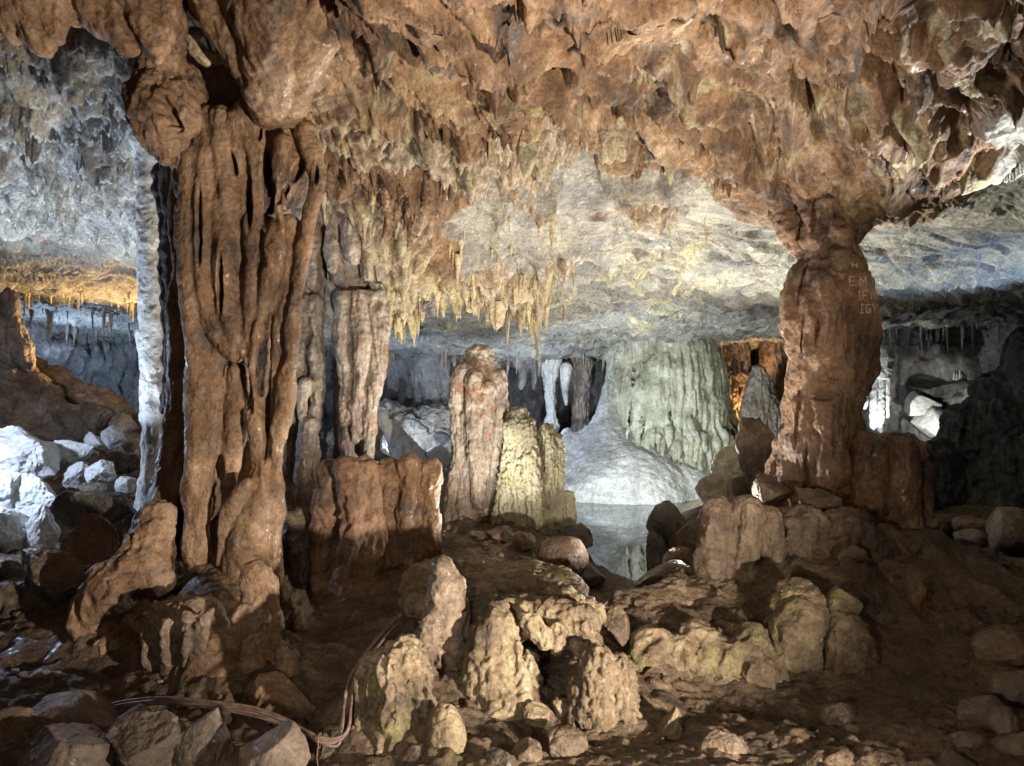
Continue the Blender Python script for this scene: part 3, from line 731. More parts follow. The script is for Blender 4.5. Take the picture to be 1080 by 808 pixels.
pillar([(580, 380, 12), (580, 410, 6), (581, 430, 5), (582, 450, 9)], 17, PALE, 'short white column standing between two dark hollows at the far back', 130)
pillar([(612, 385, 14), (614, 415, 8), (612, 440, 9), (612, 460, 16)], 17.3, GREYF, 'stubby grey column with drips left of the mound top', 133)
pillar([(597, 388, 7), (596, 410, 4), (597, 426, 2)], 16.8, PALE, 'small hanging white stalactite between the two far back columns', 136, cat='stalactite', name='stalactite', k=.3)
pillar([(405, 440, 8), (420, 465, 12), (440, 500, 26)], 12.5, PALE, 'sloping bluish white flowstone ridge at left of the central stalagmite', 139, cat='flowstone', name='flowstone_ridge', k=.5)
for i_, (a, b_, c, e, d_, lb) in enumerate([(415, 480, 445, 505, 11.5, 'pale stone behind the right rock stump'), (445, 470, 478, 500, 12.5, 'white stone lying left of the tall central stalagmite base'), (400, 455, 425, 480, 14, 'grey stone at the far end of the sloping white ridge'), (455, 455, 480, 472, 15, 'small dark stone far behind the tall stalagmite')]):
    boulder(a, b_, c, e, d_, WHITER if i_ != 3 else DARK, lb, sub=5)

pillar([(408, 372, 22), (415, 400, 8), (412, 425, 5)], 16.5, WALLM, 'grey drip curtain against the blue lit back wall, left end', 341, extra=[[(425, 378, 12), (432, 405, 5), (430, 425, 3)], [(398, 380, 12), (398, 410, 4)]], cat='flowstone', name='drip_curtain', k=.6)
pillar([(448, 376, 20), (452, 400, 12), (458, 425, 9), (456, 440, 4)], 16.2, WALLM, 'bluish drip curtain just left of the tall stalagmite head', 344, extra=[[(436, 378, 8), (440, 410, 4), (442, 430, 3)], [(466, 380, 9), (468, 420, 5), (466, 440, 3)]], cat='flowstone', name='drip_curtain', k=.6)
block([[(395, 445, 30), (430, 450, 20), (470, 448, 24)], [(395, 480, 50), (450, 475, 40), (490, 480, 40)]], [], 15.6, 'rough blue lit rock bank low at the back of the cave', GREYF, 347, name='rock_bank', cat='rock', k=1.6, vox=.03)
pillar([(545, 372, 14), (552, 392, 5), (550, 408, 3)], 16.6, WALLM, 'short grey hanging drip just right of the tall stalagmite head', 350, extra=[[(560, 374, 9), (564, 395, 4), (563, 410, 2)]], cat='stalactite', name='stalactite', k=.4)
# ---- right column
root = empty('cave_column', (2.9, 7.1, -.1), 'reddish brown column with swollen waist and scratched letters, on the right', 'cave column')
s = Shells()
s.px([(885, 30, 130, -.5), (886, 100, 104, -.3), (878, 160, 86, -.1), (872, 205, 62), (870, 240, 44), (873, 268, 28)], 7.0, .8, 24); s.px([(970, 40, 60, -.6), (950, 100, 48, -.4), (918, 155, 32, -.3), (902, 195, 18, -.2)], 7.0); s.px([(800, 90, 40, -.2), (815, 135, 30, -.2), (840, 185, 24, -.1), (850, 220, 14)], 7.0)
for p_ in [[(795, 120, 22, -.1), (806, 160, 16, -.1), (824, 205, 13, -.1), (838, 250, 9, -.1), (845, 272, 6)], [(850, 160, 16, -.5), (852, 210, 12, -.4), (856, 250, 8, -.3)], [(900, 160, 18, -.4), (893, 210, 14, -.35), (890, 250, 10, -.3)], [(925, 150, 14), (905, 200, 12), (898, 240, 8)], [(872, 150, 14, -.6), (872, 205, 9, -.5), (876, 240, 7, -.35)],
           [(950, 120, 22, -.3), (985, 110, 20, -.3), (1010, 60, 20, -.4)], [(940, 60, 40, -.8), (915, 130, 26, -.5), (905, 180, 14, -.3)]]: s.px(p_, 7.0)
me = s.fuse('column_funnel', .0145, 2); displace(me, L_fbm(.12, .5, 141), L_ridge(.07, (.25, .25, .5), 142), L_holes([(858, 225, 3, 28), (815, 175, 3, 20, -20), (890, 150, 3, 14), (905, 168, 6, 4), (872, 128, 16, 3, -20)], 0, .1), L_strata(.02, .16, 143), L_pits(.04, .12, 145), L_fbm(.02, .09, 144), L_fbm(.005, .03, 146, 2)); shade(me)
part('column_funnel', me, REDDISH, root, 'rough funnel spreading into the ceiling')
s = Shells()
s.px([(873, 272, 30), (876, 300, 44), (876, 340, 52), (875, 380, 46), (868, 420, 38), (866, 450, 40), (862, 480, 47), (860, 520, 54), (862, 580, 60)], 7.0, .85, 24)
for p_ in [[(848, 290, 18), (838, 330, 16), (846, 380, 16), (850, 420, 14), (845, 470, 14), (832, 520, 18)], [(872, 300, 20, -.2), (868, 350, 20, -.25), (862, 400, 16, -.2), (858, 430, 12, -.1)], [(905, 300, 18), (912, 345, 17), (906, 390, 15), (898, 430, 12)], [(890, 320, 16, -.2), (888, 370, 14, -.2), (884, 420, 12, -.15)], [(850, 430, 18, -.15), (845, 490, 18, -.15)], [(868, 415, 22, -.22), (872, 470, 24, -.25), (874, 520, 24, -.25)]]: s.px(p_, 7.0)
body = s.fuse('column_body', .0125, 5); displace(body, L_fbm(.09, .4, 151), L_flute(.035, .16, .7, 152), L_holes([(848, 350, 3, 22, 4), (862, 352, 3, 16), (893, 345, 4, 45, -3), (846, 300, 2.5, 22, 12), (868, 420, 12, 2.5), (905, 380, 2.5, 30, 4), (842, 440, 3, 30, 6), (880, 455, 2, 30), (850, 500, 2.5, 30)], 0, .06), L_ridge(.02, (.2, .2, .4), 155, 3), L_fbm(.012, .09, 153), L_fbm(.004, .03, 154, 2)); shade(body)
part('column_body', body, REDDISH, root)
# scratched letters, laid onto the surface
bvh = BVHTree.FromPolygons([tuple(v.co) for v in body.vertices], [tuple(p_.vertices) for p_ in body.polygons])
GL = {'E': [[(1, 0), (0, 0), (0, 1), (1, 1)], [(0, .5), (.7, .5)]], 'M': [[(0, 1), (.1, 0), (.5, .7), (.9, 0), (1, 1)]], 'Y': [[(0, 0), (.5, .5), (1, 0)], [(.5, .5), (.45, 1)]],
      'I': [[(.5, 0), (.5, 1)], [(.2, 0), (.8, 0)], [(.2, 1), (.8, 1)]], 'T': [[(0, 0), (1, 0)], [(.5, 0), (.5, 1)]], 'F': [[(1, 0), (0, 0), (0, 1)], [(0, .5), (.8, .5)]], 'L': [[(0, 0), (0, 1), (1, 1)]], 'G': [[(1, .1), (.3, 0), (0, .5), (.3, 1), (.9, .9), (.9, .55), (.5, .55)]],
      'V': [[(0, 0), (.5, 1), (1, 0)]], 'H': [[(0, 0), (0, 1)], [(1, 0), (1, 1)], [(0, .5), (1, .5)]], 'S': [[(1, .1), (.3, 0), (.1, .35), (.9, .6), (.7, 1), (0, .9)]]}
sv = []; sf = []
def stroke(pl, wpx):
    pts3 = []
    for (a0, b0), (a1, b1) in zip(pl[:-1], pl[1:]):
        for t in np.linspace(0, 1, 9): pts3.append((a0+(a1-a0)*t+random.uniform(-.28, .28), b0+(b1-b0)*t+random.uniform(-.28, .28)))
    hit = []
    for x, y in pts3:
        tgt = P(x, y, 7.0); o_ = Vector((0, 0, EYE)); dr = (Vector(tgt)-o_).normalized()
        h, nrm, _, _ = bvh.ray_cast(o_, dr)
        if h is not None: hit.append((np.array(h), np.array(nrm)))
    for i_ in range(len(hit)-1):
        a, na = hit[i_]; b_, nb = hit[i_+1]; t = b_-a; L_ = np.linalg.norm(t)
        if L_ < 1e-5 or L_ > .06: continue
        sd_ = np.cross(t/L_, na); sd_ /= np.linalg.norm(sd_)+1e-9; w = wpx*(.7+.5*random.random())
        k = len(sv)
        for q_, n_ in ((a-t*.15, na), (b_+t*.15, nb)):
            for sg in (-1, 1): sv.append(q_+sd_*sg*w+n_*.0005)
            for sg in (-1, 1): sv.append(q_+sd_*sg*w*.5+n_*.0035)
        sf.extend([(k, k+2, k+6, k+4), (k+2, k+3, k+7, k+6), (k+3, k+1, k+5, k+7)])
def word(txt, x, y, w, h, sp, slant=0):
    for i_, ch in enumerate(txt):
        sv.clear(); sf.clear()
        for pl in GL[ch]:
            stroke([(x+i_*sp+a*w, y+b_*h+slant*(i_*sp+a*w)) for a, b_ in pl], .0036)
        if sf: link('letter', mesh_from('scratched_letter', [tuple(q_) for q_ in sv], list(sf)), scm, parent=root)
scm = bpy.data.materials.new('scratched_calcite'); scm.use_nodes = True; b = scm.node_tree.nodes['Principled BSDF']; b.inputs['Base Color'].default_value = (.42, .30, .20, 1); b.inputs['Roughness'].default_value = .8
tn = scm.node_tree.nodes.new('ShaderNodeTexNoise'); tn.inputs['Scale'].default_value = 60; rp = scm.node_tree.nodes.new('ShaderNodeValToRGB'); rp.color_ramp.elements[0].color = (.36, .24, .16, 1); rp.color_ramp.elements[1].color = (.78, .64, .50, 1)
scm.node_tree.links.new(tn.outputs[0], rp.inputs[0]); scm.node_tree.links.new(rp.outputs[0], b.inputs['Base Color'])
word('H', 899, 277, 5, 5, 8); word('EMY', 896, 292, 7.5, 9, 10.5, -.02); word('IFYG', 904, 307, 5, 9, 6.2, -.02); word('IGY', 906, 321, 5.5, 9, 7)

# base rocks of the right column
block([[(756, 540, 16), (752, 590, 18), (756, 640, 20)], [(788, 540, 18, -.05), (785, 600, 18, -.05), (790, 640, 20)], [(812, 545, 14), (815, 600, 14), (812, 640, 16)]], [(740, 524, 824, 650, .25, 1.0, 0, .5)], 5.9,
      'broad upright brown rock with dark vertical cracks, left foot of the right column', BROWN, 161, k=.6)
block([[(916, 470, 18, .1), (915, 540, 20, .05), (920, 620, 24)], [(950, 475, 16, .05), (955, 540, 18), (950, 600, 18)]], [(898, 456, 974, 650, .3, .8, .06, .6)], 6.5,
      'tall rusty orange leaning rock slab against the right of the swollen column', REDDISH, 166, k=.6)
block([[(845, 560, 30), (850, 650, 40)], [(890, 575, 36), (900, 660, 44)], [(930, 600, 30), (950, 690, 50)], [(830, 590, 30), (820, 670, 40)]], [(825, 540, 960, 740, .5, .8, 0, .5), (700, 622, 960, 760, .2, .45, 0, .4)], 6.1,
      'wide dark brown rock base carrying the right column and its slabs', BROWN, 171, k=1.1)
for a, b_, c, e, d_, lb in [(838, 516, 882, 548, 6.35, 'flat brown stone wedged at the foot of the swollen column'), (826, 540, 862, 582, 6.0, 'angular brown stone below the wedged flat stone'), (862, 540, 900, 575, 6.1, 'squarish reddish stone leaning against the rusty slab'), (884, 575, 915, 600, 5.7, 'small rounded stone under the squarish reddish one'),
                     (812, 612, 868, 660, 5.1, 'ochre capstone on the left of the split pillar of rocks'), (870, 618, 906, 658, 5.05, 'ochre capstone on the right of the split pillar of rocks'), (700, 596, 738, 625, 6.2, 'brown stone left of the broad cracked rock'), (795, 500, 836, 548, 6.6, 'dark stone filling the gap left of the column foot')]:
    boulder(a, b_, c, e, d_, OCHRE if 'ochre' in lb else BROWN, lb, cuts=9, sub=6)
# ledge, stacked pillar of rocks
block([[(845, 655, 26), (838, 700, 26), (850, 770, 34)]], [(814, 650, 862, 712, -.02, 1.0)], 5.0, 'mossy ochre rock pillar, the left half of the split stack', OCHRE, 176, k=.7)
block([[(888, 665, 20), (893, 700, 22), (895, 755, 24)]], [(868, 655, 918, 750, 0, 1.0)], 4.95, 'mossy ochre rock pillar, the right half of the split stack', OCHRE, 181, k=.6)
block([[(660, 660, 34, .6), (730, 650, 40, .9), (800, 650, 36, .7)], [(690, 690, 30), (680, 740, 26, -.2), (670, 790, 30, -.4)], [(740, 685, 36, .1), (740, 740, 34), (750, 800, 44, -.2)], [(790, 690, 34), (800, 740, 30), (820, 790, 40)], [(715, 690, 20, -.05), (712, 740, 16, -.15)], [(768, 690, 20, -.05), (770, 740, 16, -.1)]],
      [(640, 640, 840, 745, .7, .7), (660, 662, 700, 840, .0, .9, 0, .4), (700, 656, 765, 840, .1, .6, 0, .4), (760, 660, 826, 840, .15, .6, 0, .4)], 4.9, 'long low ochre rock ledge with drooping folds right of the rock arch', OCHRE, 186, name='rock_ledge', cat='rock ledge', k=1.0)
boulder(925, 655, 950, 700, 5.3, BROWN, 'brown buttress stone right of the split stack', sub=5)
block([[(970, 622, 9), (968, 645, 13), (966, 690, 18), (968, 730, 24)]], [], 5.4, 'short dark stalagmite with a knob head in the shade at right', REDDISH, 191, name='stalagmite', cat='stalagmite', k=.5)
boulder(950, 600, 1010, 760, 6.2, BROWN, 'smooth dark rock slope below the rusty orange slab', rot=.2)

# ---- foreground centre
block([[(466, 600, 14), (470, 630, 24), (468, 660, 24), (470, 700, 20), (458, 750, 20)], [(454, 660, 14, -.1), (450, 680, 14, -.1)], [(482, 615, 10), (485, 660, 10), (480, 710, 9)], [(440, 700, 14), (430, 760, 20)]], [], 4.5,
      'slender knobbly brown stalagmite leaning left of the rock arch', BROWN, 201, name='stalagmite', cat='stalagmite', vox=.009, lay=(L_fbm(.035, .3, 201), L_pop(.035, .07, 202, -.4), L_pits(.03, .09, 203), L_fbm(.014, .05, 204), L_fbm(.004, .02, 205, 2)))
block([[(400, 705, 22), (396, 760, 28), (392, 830, 34)], [(425, 695, 24), (430, 760, 26), (432, 830, 30)], [(440, 710, 14), (448, 770, 14), (450, 830, 16)], [(412, 700, 16, -.1), (410, 760, 16, -.12), (412, 820, 16, -.1)]], [], 3.9,
      'broad pale brown stump with fluted sides at the bottom centre', OCHRE, 206, name='stalagmite', cat='stalagmite', vox=.009, lay=(L_fbm(.04, .3, 206), L_flute(.04, .07, .3, 207), L_pits(.03, .06, 208), L_fbm(.014, .05, 209), L_fbm(.004, .02, 210, 2)))
boulder(446, 745, 492, 830, 3.75, OCHRE, 'smooth pale knob of rock right of the broad stump', cuts=2, rough=.6)
s = Shells()
s.ell(P(520, 618, 5.25), (.66, .58, .075), 28, (.03, .02, .1), .45)
for p_ in [[(430, 636, 10, .5), (490, 648, 16, .2), (535, 650, 23, .0), (575, 650, 24, -.1), (612, 656, 20, -.2)], [(585, 640, 20, .2), (600, 650, 22, 0), (618, 680, 16, -.2)], [(525, 660, 22, -.25), (525, 700, 26, -.3), (528, 750, 26, -.4), (532, 800, 30, -.5)], [(508, 670, 14, -.3), (505, 720, 14, -.35), (520, 770, 14, -.4)], [(545, 680, 9, -.35), (548, 720, 10, -.4), (550, 760, 12, -.45)],
           [(560, 655, 14, -.3), (572, 675, 12, -.3)], [(590, 665, 12, -.3), (588, 680, 9, -.3)], [(556, 700, 12, -.15), (562, 720, 12, -.2)], [(606, 628, 12, .6), (622, 650, 13, .1)]]: s.px(p_, 4.6)
s.px([(470, 660, 30, .8), (520, 690, 40, .9), (600, 690, 40, .9)], 4.6)
rockthing('rock_arch', s, .0095, (L_fbm(.06, .4, 211), L_pop(.025, .06, 212, -.1), L_flute(.02, .06, .3, 216), L_pits(.02, .07, 213), L_fbm(.018, .06, 214), L_fbm(.005, .02, 215, 2)), OCHRE,
          'flat topped mossy rock arch over a black hollow in the foreground', 'rock arch', smooth=2)
block([[(630, 700, 18), (628, 750, 24), (626, 820, 30)], [(652, 705, 15, .05), (655, 750, 18), (662, 800, 24)], [(612, 720, 10), (608, 770, 12)]], [], 4.15,
      'stout fluted brown post of rock at the right of the black hollow', OCHRE, 217, name='stalagmite', cat='stalagmite', vox=.009, lay=(L_fbm(.03, .25, 217), L_flute(.035, .06, .25, 218), L_pop(.02, .05, 221, -.3), L_pits(.03, .06, 219), L_fbm(.012, .05, 220), L_fbm(.004, .02, 222, 2)))
for a, b_, c, e, d_, lb in [(552, 742, 580, 768, 4.05, 'round pale stone with a hollow at the mouth of the dark cavity'), (582, 736, 603, 756, 4.2, 'angular tan stone inside the mouth of the cavity'), (578, 768, 620, 800, 3.8, 'pinkish lump of rock in front of the cavity'), (540, 780, 572, 808, 3.7, 'small rounded stone at the bottom edge below the arch'),
                     (510, 790, 545, 830, 3.6, 'dark edged stone at the bottom edge between stump and arch'), (636, 640, 664, 684, 4.9, 'smooth brown stone between the arch and the long ledge'), (692, 745, 722, 800, 4.0, 'mossy lump at the foot of the long ledge'), (735, 770, 790, 830, 3.7, 'half buried brown stone in the mud at bottom'), (864, 740, 905, 775, 4.3, 'half buried stone with a dark undercut in the mud')]:
    boulder(a, b_, c, e, d_, OCHRE if ('tan' in lb or 'pale' in lb or 'moss' in lb) else BROWN, lb, cuts=4, sub=5)

# ---- left base of the column
block([[(165, 545, 22, .3), (150, 590, 26, .15), (120, 620, 30), (100, 650, 24), (98, 700, 26), (95, 740, 30)], [(170, 580, 18, .2), (160, 610, 20, .1)], [(85, 660, 12, -.1), (86, 715, 9, -.1)], [(108, 680, 10, -.15), (106, 725, 8, -.15)], [(118, 670, 10, -.1), (118, 710, 7, -.1)]], [], 5.0,
      'wet brown flowstone cascade falling left from the foot of the rust column', RUST, 231, name='flowstone_cascade', cat='flowstone', vox=.0105)
block([[(165, 650, 18), (152, 665, 8, -.05), (158, 700, 8)], [(200, 655, 28), (205, 680, 30), (195, 710, 24)], [(225, 650, 16), (232, 680, 14), (222, 705, 12)], [(178, 660, 12, -.15), (176, 700, 10, -.12), (178, 730, 10)], [(196, 650, 10, -.22), (194, 700, 8, -.2)], [(214, 650, 10, -.2), (212, 695, 8, -.2)]], [(150, 626, 242, 712, .05, .7, 0, .25)], 4.7,
      'rounded brown flowstone lobe with dripping fringe under the rust column', BROWN, 236, name='flowstone_lobe', cat='flowstone', vox=.01)
block([[(272, 608, 15), (274, 640, 16), (276, 680, 18), (280, 730, 22)], [(258, 650, 12, -.1), (262, 690, 9, -.1), (264, 720, 6, -.1)], [(290, 615, 9, .05), (290, 660, 10), (292, 700, 12)], [(300, 685, 9, -.1), (302, 720, 10, -.1), (304, 760, 12)]], [], 4.7,
      'glistening dark brown stalagmite cluster below the right foot of the rust column', RUST, 241, name='stalagmite', cat='stalagmite', vox=.01)
s = Shells(); s.px([(225, 640, 40, 1.0), (228, 670, 50, .7), (225, 710, 60, .3)], 4.7, 1.0, 24); s.px([(120, 640, 34, .6), (130, 700, 40, .5), (140, 760, 50, .3)], 4.7); s.px([(225, 700, 40), (225, 740, 80), (235, 790, 110), (235, 850, 130)], 4.7, 1.0, 30); s.px([(290, 730, 24, -.2), (310, 770, 26, -.35), (320, 800, 30, -.4)], 4.6); s.px([(150, 740, 30), (120, 780, 30), (90, 830, 40)], 4.6)
rockthing('flowstone_cone', s, .012, (L_fbm(.08, .5, 246), L_flute(.025, .1, .4, 247), L_fbm(.014, .07, 248), L_fbm(.005, .03, 249, 2)), RUST, 'smooth brown cone of flowstone under the lobes, above the cable bundle', 'flowstone', smooth=8)
block([[(60, 640, 30), (40, 690, 40), (20, 760, 50)], [(10, 640, 30), (0, 700, 40)], [(95, 690, 24, .2), (90, 760, 30, .2)], [(-40, 650, 40, .3), (60, 655, 34, .3), (140, 640, 40, .4), (210, 630, 44, .5), (275, 640, 40, .5), (310, 680, 34, .5)], [(-40, 720, 60, .3), (120, 700, 60, .3), (240, 710, 60, .5)]], [], 5.4, 'shadowed brown rock bank at the left edge of the cave floor', BROWN, 251, k=1.0)
for a, b_, c, e, d_, mt, lb, kw in [
    (12, 572, 96, 652, 5.4, BROWN, 'big dark brown boulder tilted at left below the white rocks', dict(rot=.4)),
    (54, 514, 150, 566, 6.6, DARK, 'flat black brown slab leaning on the rubble near the pale pillar', dict(rot=.2, dep=.6)),
    (70, 545, 130, 606, 5.7, REDDISH, 'narrow orange brown slab lying diagonally across the dark slab', dict(rot=.75, dep=.25, cuts=9)),
    (110, 540, 160, 620, 6.3, DARK, 'black upright rock behind the diagonal orange slab', {}),
    (-20, 590, 30, 660, 5.6, BROWN, 'brown rock cut by the left edge below the white boulders', {}),
    (38, 733, 128, 776, 3.95, BOULD, 'long smooth grey brown boulder at lower left', dict(cuts=3, rough=.5)),
    (124, 745, 160, 772, 3.9, BOULD, 'small smooth stone beside the long lower left boulder', dict(cuts=3, rough=.5, sub=5)),
    (158, 748, 186, 770, 3.95, BOULD, 'small dull stone just above the cluster of lower left boulders', dict(cuts=3, rough=.5, sub=5)),
    (110, 758, 192, 830, 3.6, BOULD, 'round boulder with dished hollows at the bottom left', dict(cuts=6, rough=.8)),
    (180, 748, 240, 830, 3.7, BOULD, 'egg shaped boulder right of the dished one at bottom left', dict(cuts=5, rough=.8)),
    (20, 770, 116, 840, 3.5, BOULD, 'broad brown boulder at the bottom left edge of frame', dict(cuts=4, rough=.7)),
    (-30, 750, 45, 830, 3.7, BROWN, 'brown boulder in the bottom left corner', dict(cuts=5)),
    (252, 764, 328, 850, 3.55, BOULD, 'pale peaked boulder under the tied cable bundle', dict(cuts=8, rough=.6)),
    (325, 775, 358, 830, 3.8, BROWN, 'dark stone at the bottom right of the cable tie', dict(sub=5)),
    ]:
    boulder(a, b_, c, e, d_, mt, lb, **kw)

# ---- left chamber rocks
for a, b_, c, e, d_, mt, lb, kw in [
    (-30, 450, 52, 512, 8.6, WHITER, 'largest white boulder, topmost at the left edge', {}),
    (-25, 495, 22, 560, 8.0, WHITER, 'white boulder at the left edge under the largest white one', {}),
    (12, 498, 62, 548, 8.1, WHITER, 'white boulder right below the largest white one', {}),
    (-25, 535, 30, 600, 7.6, WHITER, 'lowest white boulder at the left edge', {}),
    (28, 532, 58, 590, 7.7, WHITER, 'green tinged white stone right of the lowest white boulder', {}),
    (60, 463, 98, 490, 9.2, WHITER, 'dark topped bluish stone in the middle of the white rubble', {}),
    (92, 484, 126, 520, 8.8, WHITER, 'rounded white boulder with a crease beside the pale pillar rubble', {}),
    (68, 486, 98, 516, 8.9, WHITER, 'squat white boulder left of the creased one', {}),
    (122, 502, 142, 520, 8.7, WHITER, 'small white stone nearest the pale pillar foot', {}),
    (106, 449, 130, 474, 9.6, WHITER, 'upright whitish knob atop the rubble', {}),
    (92, 455, 110, 472, 9.7, WHITER, 'small pinkish stone left of the whitish knob', {}),
    (44, 478, 66, 500, 9.0, WHITER, 'small white stone between the biggest boulder and the rubble', {}),
    (84, 422, 118, 455, 11, BROWN, 'brown boulder with a pale pebble on the slope above the rubble', {}),
    (118, 435, 148, 460, 11, BROWN, 'orange brown boulder near the pillar on the upper slope', {}),
    (80, 510, 120, 530, 8.3, BROWN, 'flat brown stone under the creased white boulder', {}),
    (115, 462, 150, 500, 10, BROWN, 'sandy brown rock behind the creased white boulder', {}),
    ]:
    boulder(a, b_, c, e, d_, mt, lb, sub=6, **dict(dict(cuts=24, rough=1.4), **kw))
block([[(-40, 350, 24, 1.5), (30, 410, 20, .6), (75, 455, 18)], [(-40, 385, 26, .8), (20, 425, 22, .3), (60, 470, 20)], [(-10, 370, 20, 1.8), (60, 405, 18, 1.2), (110, 440, 16, .8)], [(-40, 420, 30), (30, 460, 26), (80, 490, 24)], [(40, 400, 18, 2), (110, 430, 18, 1.8), (160, 470, 20, 1.2)], [(80, 460, 24, .8), (140, 490, 30, .6)]], [], 11.2, 'sloping striped brown flowstone sheet above the white boulders', BROWN, 261, name='flowstone_slope', cat='flowstone', vox=.022,
      lay=(L_fbm(.22, .9, 261), L_block(.12, .5, 262), L_fbm(.07, .25, 263), L_fbm(.02, .08, 264)))
block([[(10, 310, 8), (14, 340, 9), (20, 370, 14), (28, 385, 8)], [(4, 345, 12), (10, 375, 14)]], [], 11.5, 'pinkish stub of flowstone hanging at the left edge above the slope', BROWN, 266, name='stalactite', cat='stalactite', vox=.018)
# ---- far right lit rocks
def far_rock(*a, **k): return boulder(*a, **k)
boulder(966, 430, 1010, 462, 15, WHITER, 'brightly lit cream rock glowing in the dark right cavern', sub=5)
boulder(948, 412, 985, 438, 15.3, WHITER, 'white slanting rock left above the glowing cream one', sub=5, rot=-.4)
boulder(955, 398, 1012, 424, 15.6, DARK, 'grey rock shelf over the lit rocks in the right cavern', sub=5)
boulder(1000, 396, 1050, 412, 15.2, DARK, 'dark flat ledge carrying tiny stalagmites in the right cavern', sub=5)
r3 = np.random.RandomState(3)
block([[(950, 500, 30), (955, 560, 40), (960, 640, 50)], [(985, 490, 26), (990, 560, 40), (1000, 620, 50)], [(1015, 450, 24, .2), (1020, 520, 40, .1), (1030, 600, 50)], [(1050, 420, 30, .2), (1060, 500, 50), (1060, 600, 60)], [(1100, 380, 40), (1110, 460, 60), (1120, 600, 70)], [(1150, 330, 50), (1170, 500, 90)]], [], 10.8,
      'rock wall rising in the right cavern under the lit rocks, coloured black to look unlit', SHADED, 296, name='rock_wall', cat='rock', k=1.2, vox=.024)
# lit drip cluster above the lamp
root = empty('stalactite_cluster', P(925, 395, 13.6), 'bright white cluster of dripstone over the glowing lamp', 'stalactite')
for i_, (x, w, y1) in enumerate([(912, 4, 430), (921, 5, 452), (929, 5, 455), (936, 4, 440), (926, 12, 402)]):
    s = Shells(); s.px([(x, 378, w*1.3), (x, 400, w), (x, y1-8, w*.8), (x, y1, w*.4)], 13.6)
    me = s.fuse('stalactite', .014, 1); displace(me, L_fbm(.03, .15, 270+i_), L_fbm(.012, .05, 280+i_)); shade(me); part('stalactite', me, PALE, root)
block([[(925, 475, 18), (925, 520, 26), (920, 600, 40)], [(955, 470, 14), (960, 540, 24), (965, 600, 40)]], [], 13.8, 'dark rock pier beneath the glowing lamp in the right cavern', DARK, 291, vox=.025)
for a, b_, c, e, d_, mt, lb in [(1004, 545, 1042, 562, 8.6, REDDISH, 'small orange brown flat block on the floor at far right'), (1040, 535, 1100, 585, 8.0, BROWN, 'large brown boulder at the right edge above the floor'), (975, 543, 1004, 570, 8.8, BROWN, 'dark brown boulder near the rusty slab on the right floor'), (1008, 558, 1042, 578, 8.2, BROWN, 'low dark stone in front of the orange flat block'),
    (1045, 700, 1100, 760, 4.2, BOULD, 'grey brown boulder at the right edge, topmost of the corner heap'), (1010, 735, 1060, 775, 4.0, BOULD, 'oval boulder in the middle of the bottom right heap'), (1050, 765, 1110, 830, 3.6, BOULD, 'pale brown boulder in the bottom right corner'), (1000, 770, 1045, 810, 3.7, BOULD, 'flat boulder left in the bottom right heap'), (1042, 745, 1075, 780, 3.85, BOULD, 'small stone wedged between the bottom right boulders'), (990, 795, 1040, 840, 3.5, BOULD, 'boulder at the very bottom right of the mud slope'), (1030, 660, 1090, 712, 4.7, BROWN, 'dark boulder above the bottom right heap')]:
    boulder(a, b_, c, e, d_, mt, lb, sub=5, cuts=4, rough=.6)
for i_ in range(14):
    s = Shells(); x = 1006+i_*2.9; h = r3.uniform(4, 14); s.px([(x, 400, 1.5), (x+r3.uniform(-.6, .6), 400-h*.6, 1.0), (x, 400-h, .5)], 15.1)
    me = s.fuse('stalagmite', .012, 0); shade(me)
    make('stalagmite', me, PALE, 'tiny pale stalagmite in the row on the dark ledge of the right cavern', 'stalagmite', 'tiny stalagmites on the dark ledge')

sprot = []
for k in range(8):
    r_ = np.random.RandomState(500+k); v, f = ico(4); v = v.copy()
    for j in range(12):
        n = r_.normal(size=3); n /= np.linalg.norm(n); ex = np.clip(v@n-r_.uniform(.35, .8), 0, None); v -= n*(ex*.95)[:, None]
    v *= np.array([1, r_.uniform(.6, .9), r_.uniform(.4, .7)]); v += .05*fbm(v, .4, 3, 500+k)[:, None]*v
    me = mesh_from('loose_stone', v, f); shade(me); sprot.append(me)
spm = {}
def stones(n, x0, x1, d0, d1, r0, r1, mat, label, group, seed):
    r_ = np.random.RandomState(seed)
    for i_ in range(n):
        d_ = r_.uniform(d0, d1); x = (r_.uniform(x0, x1)-540)/F*d_; k = r_.randint(8)
        if (k, mat.name) not in spm: m_ = sprot[k].copy(); m_.materials.append(mat); spm[(k, mat.name)] = m_
        o = bpy.data.objects.new('loose_stone', spm[(k, mat.name)]); COL.objects.link(o); r = r0+(r1-r0)*r_.uniform(0, 1)**2.5
        o.location = (x, d_, ground_at(x, d_)+r*.2); o.scale = (r, r, r); o.rotation_euler = (r_.uniform(-.3, .3), r_.uniform(-.3, .3), r_.uniform(0, 6))
        o['label'] = label; o['category'] = 'stone'; o['group'] = group; o['kind'] = 'thing'
stones(70, 480, 1060, 3.7, 4.9, .012, .06, MUD, 'loose stone half sunk in the mud of the near floor', 'loose stones on the near floor', 31)
stones(60, 440, 600, 6.6, 9, .015, .07, BROWN, 'small loose stone on the gravelly path beside the pool', 'loose stones on the pool path', 32)
stones(50, 0, 330, 4.0, 5.2, .015, .07, BOULD, 'small loose stone between the lower left boulders', 'loose stones at lower left', 33)
stones(40, 900, 1080, 5, 8.5, .02, .09, BROWN, 'loose stone on the dark floor at the right', 'loose stones on the right floor', 34)
stones(40, 0, 150, 8.2, 11, .03, .14, WHITER, 'small whitish stone in the lit rubble of the left chamber', 'rubble stones of the left chamber', 35)

